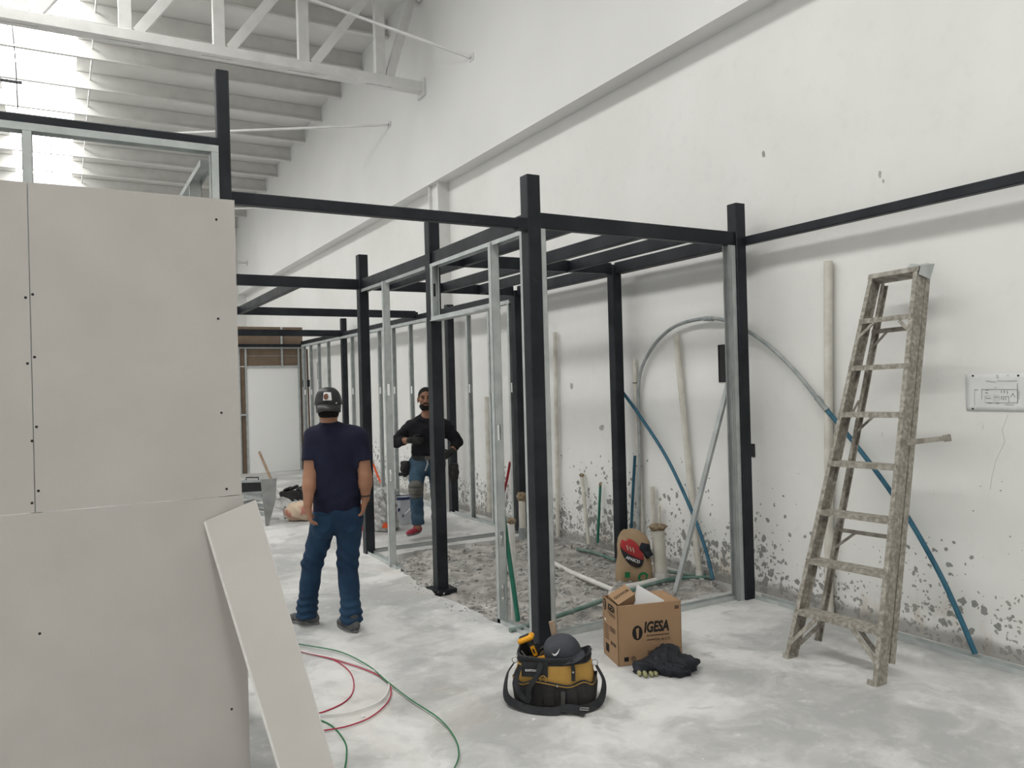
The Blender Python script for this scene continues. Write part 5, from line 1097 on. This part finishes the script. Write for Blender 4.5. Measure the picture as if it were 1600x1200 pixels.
def shirt_fold(x, y, z):
    a = (x-pel[0])*R1[0]+(y-pel[1])*R1[1]
    return .003*np.sin(a*22+z*38+2*np.sin(z*9))*np.clip((1.25-z)*3, .15, 1)+.003*np.sin(z*62-a*30)*np.clip((1.08-z)*5, 0, 1)*np.clip((z-.86)*12, 0, 1)
s.warp(shirt_fold)
s.cut(J(527, 798), unit(-UPV+R1*.07)); s.cut(J(514, 657), unit(UPV+F1*.1))
for sh, el, r_ in ((shL, elL, (487, 709)), (shR, elR, (567, 707))):
    pc = sh+(el-sh)*.62; d = unit(el-sh); near = None
    g = np.meshgrid(*[s.lo[k]+s.res*np.arange(s.n[k]) for k in range(3)], indexing='ij')
    side = ((g[0]-pel[0])*R1[0]+(g[1]-pel[1])*R1[1])*(1 if sh is shR else -1)
    dd = (g[0]-pc[0])*d[0]+(g[1]-pc[1])*d[1]+(g[2]-pc[2])*d[2]; rad = np.sqrt((g[0]-pc[0])**2+(g[1]-pc[1])**2+(g[2]-pc[2])**2)
    s.D = np.where((rad < .10) & (side > .155), np.maximum(s.D, dd), s.D).astype(np.float32)
s.mesh('shirt', M['navy'], per)
s = SDF(lo, hi, .007)
s.cone(hipL+UPV*.02+R1*.008, hipR+UPV*.02-R1*.008, .092, .092, .03, F1, 1.1); s.cone(pel, pel+UPV*.06, .158, .155, .03, F1, .70)
s.ell(J(508,822,-.06), (.085,.07,.09), .03, (R1, F1, UPV)); s.ell(J(546,822,-.06), (.085,.07,.09), .03, (R1, F1, UPV))
for hp, kn, an in ((hipL, knL, anL), (hipR, knR, anR)):
    s.cone(hp, kn, .098, .074, .03); s.cone(kn, an+(an-kn)*.0, .074, .070, .02); s.cone(an+(kn-an)*.12, an-UPV*.04, .072, .076, .015)
def jean_fold(x, y, z):
    a = (x-pel[0])*R1[0]+(y-pel[1])*R1[1]; low = np.clip((.30-z)*5, 0, 1); mid = np.exp(-((z-.50)/.10)**2)
    return .007*low*np.sin(z*120+a*14+np.sin(a*40))+.005*mid*np.sin(z*80+a*50)+.0025*np.sin(z*35+a*45)
s.warp(jean_fold)
s.cut(V(0,0,.052), (0,0,-1)); s.cut(pel+UPV*.07, (0,0,1)); jn_o = s.mesh('jeans', M['jeans'], per)
# back pockets
for x in (505, 545):
    c = J(x, 818, -.135); MB().poly([c-R1*.055+UPV*.05, c+R1*.055+UPV*.05, c+R1*.05-UPV*.04, c-UPV*.065, c-R1*.05-UPV*.04], -F1, .003).build('back_pocket', M['jeans'], jn_o)
def shoe(par, foot, d, m_, sole_m, sc=1., lift=0.):
    d = unit(V(d[0], d[1], 0)); sd = V(d[1], -d[0], 0); h = np.array([foot[0], foot[1], lift])
    s = SDF(h-V(.2,.2,.0)-UPV*.005+d*.08, h+V(.2,.2,.16)+d*.08, .005)
    P = lambda x, y, z: h+d*x*sc+sd*y*sc+UPV*z*sc
    s.ell(P(.0,0,.045), (.055*sc,.040*sc,.048*sc), .02, (d, sd, UPV)); s.cone(P(.0,0,.045), P(.17,0,.035), .043*sc, .040*sc, .02, UPV, .85); s.ell(P(.19,.004,.030), (.060*sc,.044*sc,.032*sc), .02, (d, sd, UPV)); s.cone(P(.03,0,.06), P(.01,0,.11), .042*sc, .045*sc, .02)
    s.cut((0,0,h[2]+.012), (0,0,-1)); o = s.mesh('shoe', m_, par)
    rg = []
    for z, f in ((.001, .96), (.006, 1.), (.022, 1.)):
        rg.append([P(.095+.155*f*math.cos(a)-.0, (.050-.008*math.cos(a)*-1)*f*math.sin(a)*.95, z/sc) for a in np.linspace(0, 2*math.pi, 29)[:-1]])
    MB().rings(rg).build('sole', sole_m, o, True); return o
shoe(per, V(*(onz(489, 975)[:2]), 0), -R1*.80+F1*.60, M['shoe'], M['sole'], .92); shoe(per, V(*(onz(553, 989)[:2]), 0)+F1*.03, F1*.92-R1*.42, M['shoe'], M['sole'], .95)
# hair below the cap, cap with patch, wristband
s = SDF(hd_c-V(.16,.16,.2), hd_c+V(.16,.16,.2), .006); s.ell(hd_c-F1*.016+UPV*.01, (.082,.094,.095), .02, (R1, F1, UPV)); s.cone(hd_c-F1*.05-UPV*.05-R1*.03, hd_c-F1*.05-UPV*.05+R1*.03, .045, .045, .02); s.cut(hd_c-UPV*.088, (0,0,-1)); s.cut(hd_c+UPV*.03, (0,0,1)); s.cut(hd_c+F1*.045, F1); s.mesh('hair', M['hair'], per)
cz = hd_c-F1*.014+UPV*.002; rg = []
for k in range(9):
    el = k/8*math.pi/2; ra = math.cos(el)**.72 if k < 8 else .02
    rg.append([cz+R1*.098*ra*math.cos(a*math.pi/16)+F1*.112*ra*math.sin(a*math.pi/16)+UPV*(.128*math.sin(el)) for a in range(32)])
cpo = MB().rings(rg, cap0=False).build('cap', M['capmat'], per, True); cpo['label'] = 'black leather cap worn backwards'; cpo.modifiers.new('s', 'SOLIDIFY').thickness = .004
br_ = []
for v in np.linspace(-1, 1, 15):
    inn = .112*math.sqrt(max(0, 1-(v*.86)**2)); out_ = inn+.055*math.sqrt(max(.03, 1-v*v*.8)); dz = -.016*v*v
    br_.append((cz-F1*inn+R1*.088*v+UPV*(dz+.012), cz-F1*out_+R1*.085*v+UPV*(dz-.038)))
o = MB().add([p for a in br_ for p in a], [(2*i, 2*i+1, 2*i+3, 2*i+2) for i in range(14)]).build('brim', M['capmat'], cpo, True); o.modifiers.new('s', 'SOLIDIFY').thickness = .005
def oncap(u, w, e=.004):
    a = -math.pi/2+u/.105; el = w; ra = math.cos(el)**.72
    n_ = unit(R1*math.cos(a)*math.cos(el)+F1*math.sin(a)*math.cos(el)+UPV*math.sin(el)*.8); return cz+R1*.098*ra*math.cos(a)+F1*.112*ra*math.sin(a)+UPV*.128*math.sin(el)+n_*e
mb = MB(); G = [(u, w) for w in np.linspace(.26, .76, 5) for u in np.linspace(-.038, .026, 5)]; mb.add([oncap(u, w) for u, w in G], [(j*5+i, j*5+i+1, (j+1)*5+i+1, (j+1)*5+i) for j in range(4) for i in range(4)]); pt = mb.build('patch', M['white'], cpo, True)
mb = MB(); mb.add([oncap(-.016+.019*math.cos(a), .48+.19*math.sin(a), .0075) for a in np.linspace(0, 2*math.pi, 15)[:-1]], [tuple(range(14))]); mb.build('patch_print', M['brownpatch'], cpo, True)
mb = MB(); mb.add([oncap(.062+u, .10+w, .004) for u, w in ((-.008,-.03),(.008,-.02),(.006,.04),(-.006,.03))], [(0,1,2,3)]); mb.build('cap_tab', M['white'], cpo)
wb = wrR+(elR-wrR)*.14; dd = unit(elR-wrR); P = ring_pts(wb, .034, 18, R1, unit(np.cross(dd, R1))); MB().tube(P+[P[0]], .0055, 6).build('wristband', M['black'], per, True)

# ------------------------------------------------------------------ man in black behind the post
D2 = 9.15; vf = ray(668, 700); B2f = -unit(V(vf[0], vf[1], 0)); R2 = V(B2f[1], -B2f[0], 0)        # he faces the camera; R2 = his right (image left)
J2 = lambda x, y, d=0.: dep(x, y, D2+d)
pr2 = thing('person', 'bearded man in black sweater and tool belt half hidden behind a steel post', 'person', (*J2(668, 720)[:2], 0))
hc = J2(665.5, 624, -.02); nk0, nk1 = J2(669, 655), J2(668, 638)
sR, sL = J2(641, 666), J2(697, 665); eR, eL = J2(620, 690, .0), J2(714, 690, .02); wR, wL = J2(641, 688, -.19), J2(706, 706, -.10)
pv = J2(668, 722); ws = J2(668, 708); ct = J2(668, 680)
hR, hL = J2(653, 726), J2(682, 726); kR, kL = J2(650, 764, -.16), J2(684, 772, .02); aR, aL = J2(653, 818, -.10), J2(684, 822, .10)
lo = np.minimum.reduce([hc, sR, sL, eR, eL, kR, aL])-V(.4,.4,0); hi = np.maximum.reduce([hc, sR, sL, eR, eL, kR, aL])+V(.4,.4,.25); lo[2] = -.03
def torso2(s, g):
    s.cone(pv, ws, .150+g, .145+g, .04, B2f, .72); s.cone(ws, ct, .145+g, .172+g, .05, B2f, .68); s.cone(J2(650,671), J2(688,671), .088+g, .088+g, .04); s.cone(J2(650,663), J2(668,652), .055+g, .062+g, .05); s.cone(J2(688,663), J2(668,652), .055+g, .062+g, .05)
s = SDF(lo, hi, .0065); torso2(s, 0); s.cone(nk0, nk1, .072, .066, .03); head(s, hc, R2, B2f, UPV, 1.13)
for sh, el, wr in ((sR, eR, wR), (sL, eL, wL)): s.cone(sh, el, .058, .050, .03); s.cone(el, wr, .050, .032, .02)
for hp, kn, an in ((hR, kR, aR), (hL, kL, aL)): s.cone(hp, kn, .085, .058, .03); s.cone(kn, an, .058, .04, .02); s.cone(an, an+B2f*.03-UPV*.04, .04, .035, .02)
gl = lambda c: np.zeros(len(c))
hand(s, wR, -R2*.95+B2f*.25-UPV*.08, -B2f, UPV, 1.05, .7); hand(s, wL, -UPV*.45+R2*.8+B2f*.2, -B2f, B2f+UPV*.4, 1.05, .6)
def mf2(c):
    m_ = np.zeros(len(c)); 
    for w in (wR, wL): m_[np.linalg.norm(c-w, axis=1) < .20] = 1
    q = c-hc; zz = q[:, 2]; ff = q@B2f; rr = np.abs(q@R2)
    m_[(m_ == 1) & (c[:, 2] > 1.35)] = 0
    fore = np.zeros(len(c), bool)
    for el, w in ((eR, wR), (eL, wL)): d = unit(w-el); fore |= ((c-w)@d < -.03) & (np.linalg.norm(c-w, axis=1) < .22)
    m_[fore & (m_ == 1)] = 0
    beard = (zz < -.052) & (zz > -.125) & (ff > .0) & ~((rr < .022) & (zz > -.068) & (zz < -.056)); m_[beard & (np.linalg.norm(q, axis=1) < .17)] = 2
    m_[(zz > -.050) & (zz < -.038) & (rr < .034) & (ff > .07)] = 2
    m_[(zz > .030) & (zz < .043) & (rr > .014) & (rr < .052) & (ff > .05)] = 2
    m_[(zz > .008) & (zz < .020) & (rr > .018) & (rr < .046) & (ff > .05)] = 2
    return m_
s.mesh('body', [M['skin2'], M['glove'], M['hair']], pr2, mf2)
s = SDF(hc-V(.18,.18,.05), hc+V(.18,.18,.2), .006); s.ell(hc+UPV*.042-B2f*.018, (.090,.108,.100), .02, (R2, B2f, UPV)); s.cut(hc+UPV*.055+B2f*.055, unit(B2f*.85-UPV*.52)); s.cut(hc-UPV*.02, (0,0,-1)); s.mesh('hair', M['hair'], pr2)
s = SDF(lo, hi, .0085); torso2(s, .018)
for sh, el, wr in ((sR, eR, wR), (sL, eL, wL)): s.cone(sh, el, .074, .068, .03); s.cone(el, el+(wr-el)*.45, .068, .056, .02)
def sw_fold(x, y, z): a = (x-pv[0])*R2[0]+(y-pv[1])*R2[1]; return .004*np.sin(a*26+z*44)+.003*np.sin(z*70-a*33)
s.warp(sw_fold); s.cut(J2(668, 716), (0,0,-1)); s.cut(J2(668, 645), unit(UPV+B2f*.75)); s.mesh('sweater', M['blackcloth'], pr2)
s = SDF(lo, hi, .0085); s.cone(hR+UPV*.03, hL+UPV*.03, .10, .10, .03); s.cone(pv, pv+UPV*.05, .155, .152, .03, B2f, .74)
for hp, kn, an in ((hR, kR, aR), (hL, kL, aL)): s.cone(hp, kn, .104, .078, .03); s.cone(kn, an, .078, .072, .02)
s.warp(lambda x, y, z: .005*np.sin(z*60+x*30)*np.clip((.9-z), 0, 1)); s.cut(V(0,0,aR[2]-.01), (0,0,-1)); s.cut(pv+UPV*.06, (0,0,1)); s.mesh('jeans', M['jeans2'], pr2)
shoe(pr2, V(*(aR[:2]), 0)-B2f*.03, B2f*.85+R2*.45, M['shoe_red'], M['sole'], .95, lift=max(0, aR[2]-.11)); shoe(pr2, V(*(aL[:2]), 0)-B2f*.02, B2f, M['shoe_red'], M['sole'], .95, lift=max(0, aL[2]-.11))
kp = kR+B2f*.072; s = SDF(kp-V(.2,.2,.2), kp+V(.2,.2,.2), .008); s.ell(kR+B2f*.02, (.088,.085,.125), .02, (R2, B2f, UPV)); s.ell(kR+B2f*.075-UPV*.01, (.05,.03,.055), .02, (R2, B2f, UPV)); s.warp(lambda x, y, z: .010*(np.sin((z-kR[2])*75) > .75)+.004*np.sin(z*60)); s.cut(kR+UPV*.10, UPV); s.cut(kR-UPV*.13, -UPV); s.cut(kR-B2f*.01, -B2f); s.mesh('knee_pad', M['kneepad'], pr2)
kp = kL+B2f*.072; s = SDF(kp-V(.2,.2,.2), kp+V(.2,.2,.2), .008); s.ell(kL+B2f*.02, (.088,.085,.125), .02, (R2, B2f, UPV)); s.ell(kL+B2f*.075-UPV*.01, (.05,.03,.055), .02, (R2, B2f, UPV)); s.cut(kL-B2f*.01, -B2f); s.mesh('knee_pad', M['kneepad'], pr2)
bw = J2(668, 714); rg = [[bw+R2*(.180+e)*math.cos(a)+B2f*(.135+e)*math.sin(a)+UPV*z for a in np.linspace(0, 2*math.pi, 37)[:-1]] for z, e in ((-.025,0),(-.022,.006),(.022,.006),(.025,0))]
blt = MB().rings(rg, cap0=False, cap1=False).build('tool_belt', M['webbing'], pr2, True)
for x, y, d, w, h in ((633, 732, -.06, .055, .10), (709, 738, -.05, .06, .12)):
    c = J2(x, y, d); s = SDF(c-V(.2,.2,.25), c+V(.2,.2,.25), .009); s.ell(c, (w,.06,h), .02, (R2, B2f, UPV)); s.cone(c+UPV*h*.4, c+UPV*(h*.9), .05, .045, .02); s.warp(lambda x, y, z: .004*np.sin(z*80+x*50)); s.cut(c+UPV*h*.85, (0,0,1)); s.mesh('pouch', M['darkcanvas'], blt)
c = J2(627, 741, -.08); MB().tube([c-R2*.02, c+R2*.03], .020, 10).build('tape_reel', M['black'], blt, True)
c = J2(667, 722, -.16); MB().tube([c+UPV*.04, c-UPV*.02-R2*.01, c-UPV*.10+R2*.02], .010, 6).build('hook', M['galv_old'], blt, True)
c = bw+B2f*.142; MB().box(tuple(c-V(.03,.03,.02)), tuple(c+V(.03,.01,.02))).build('buckle', M['kneepad'], blt)
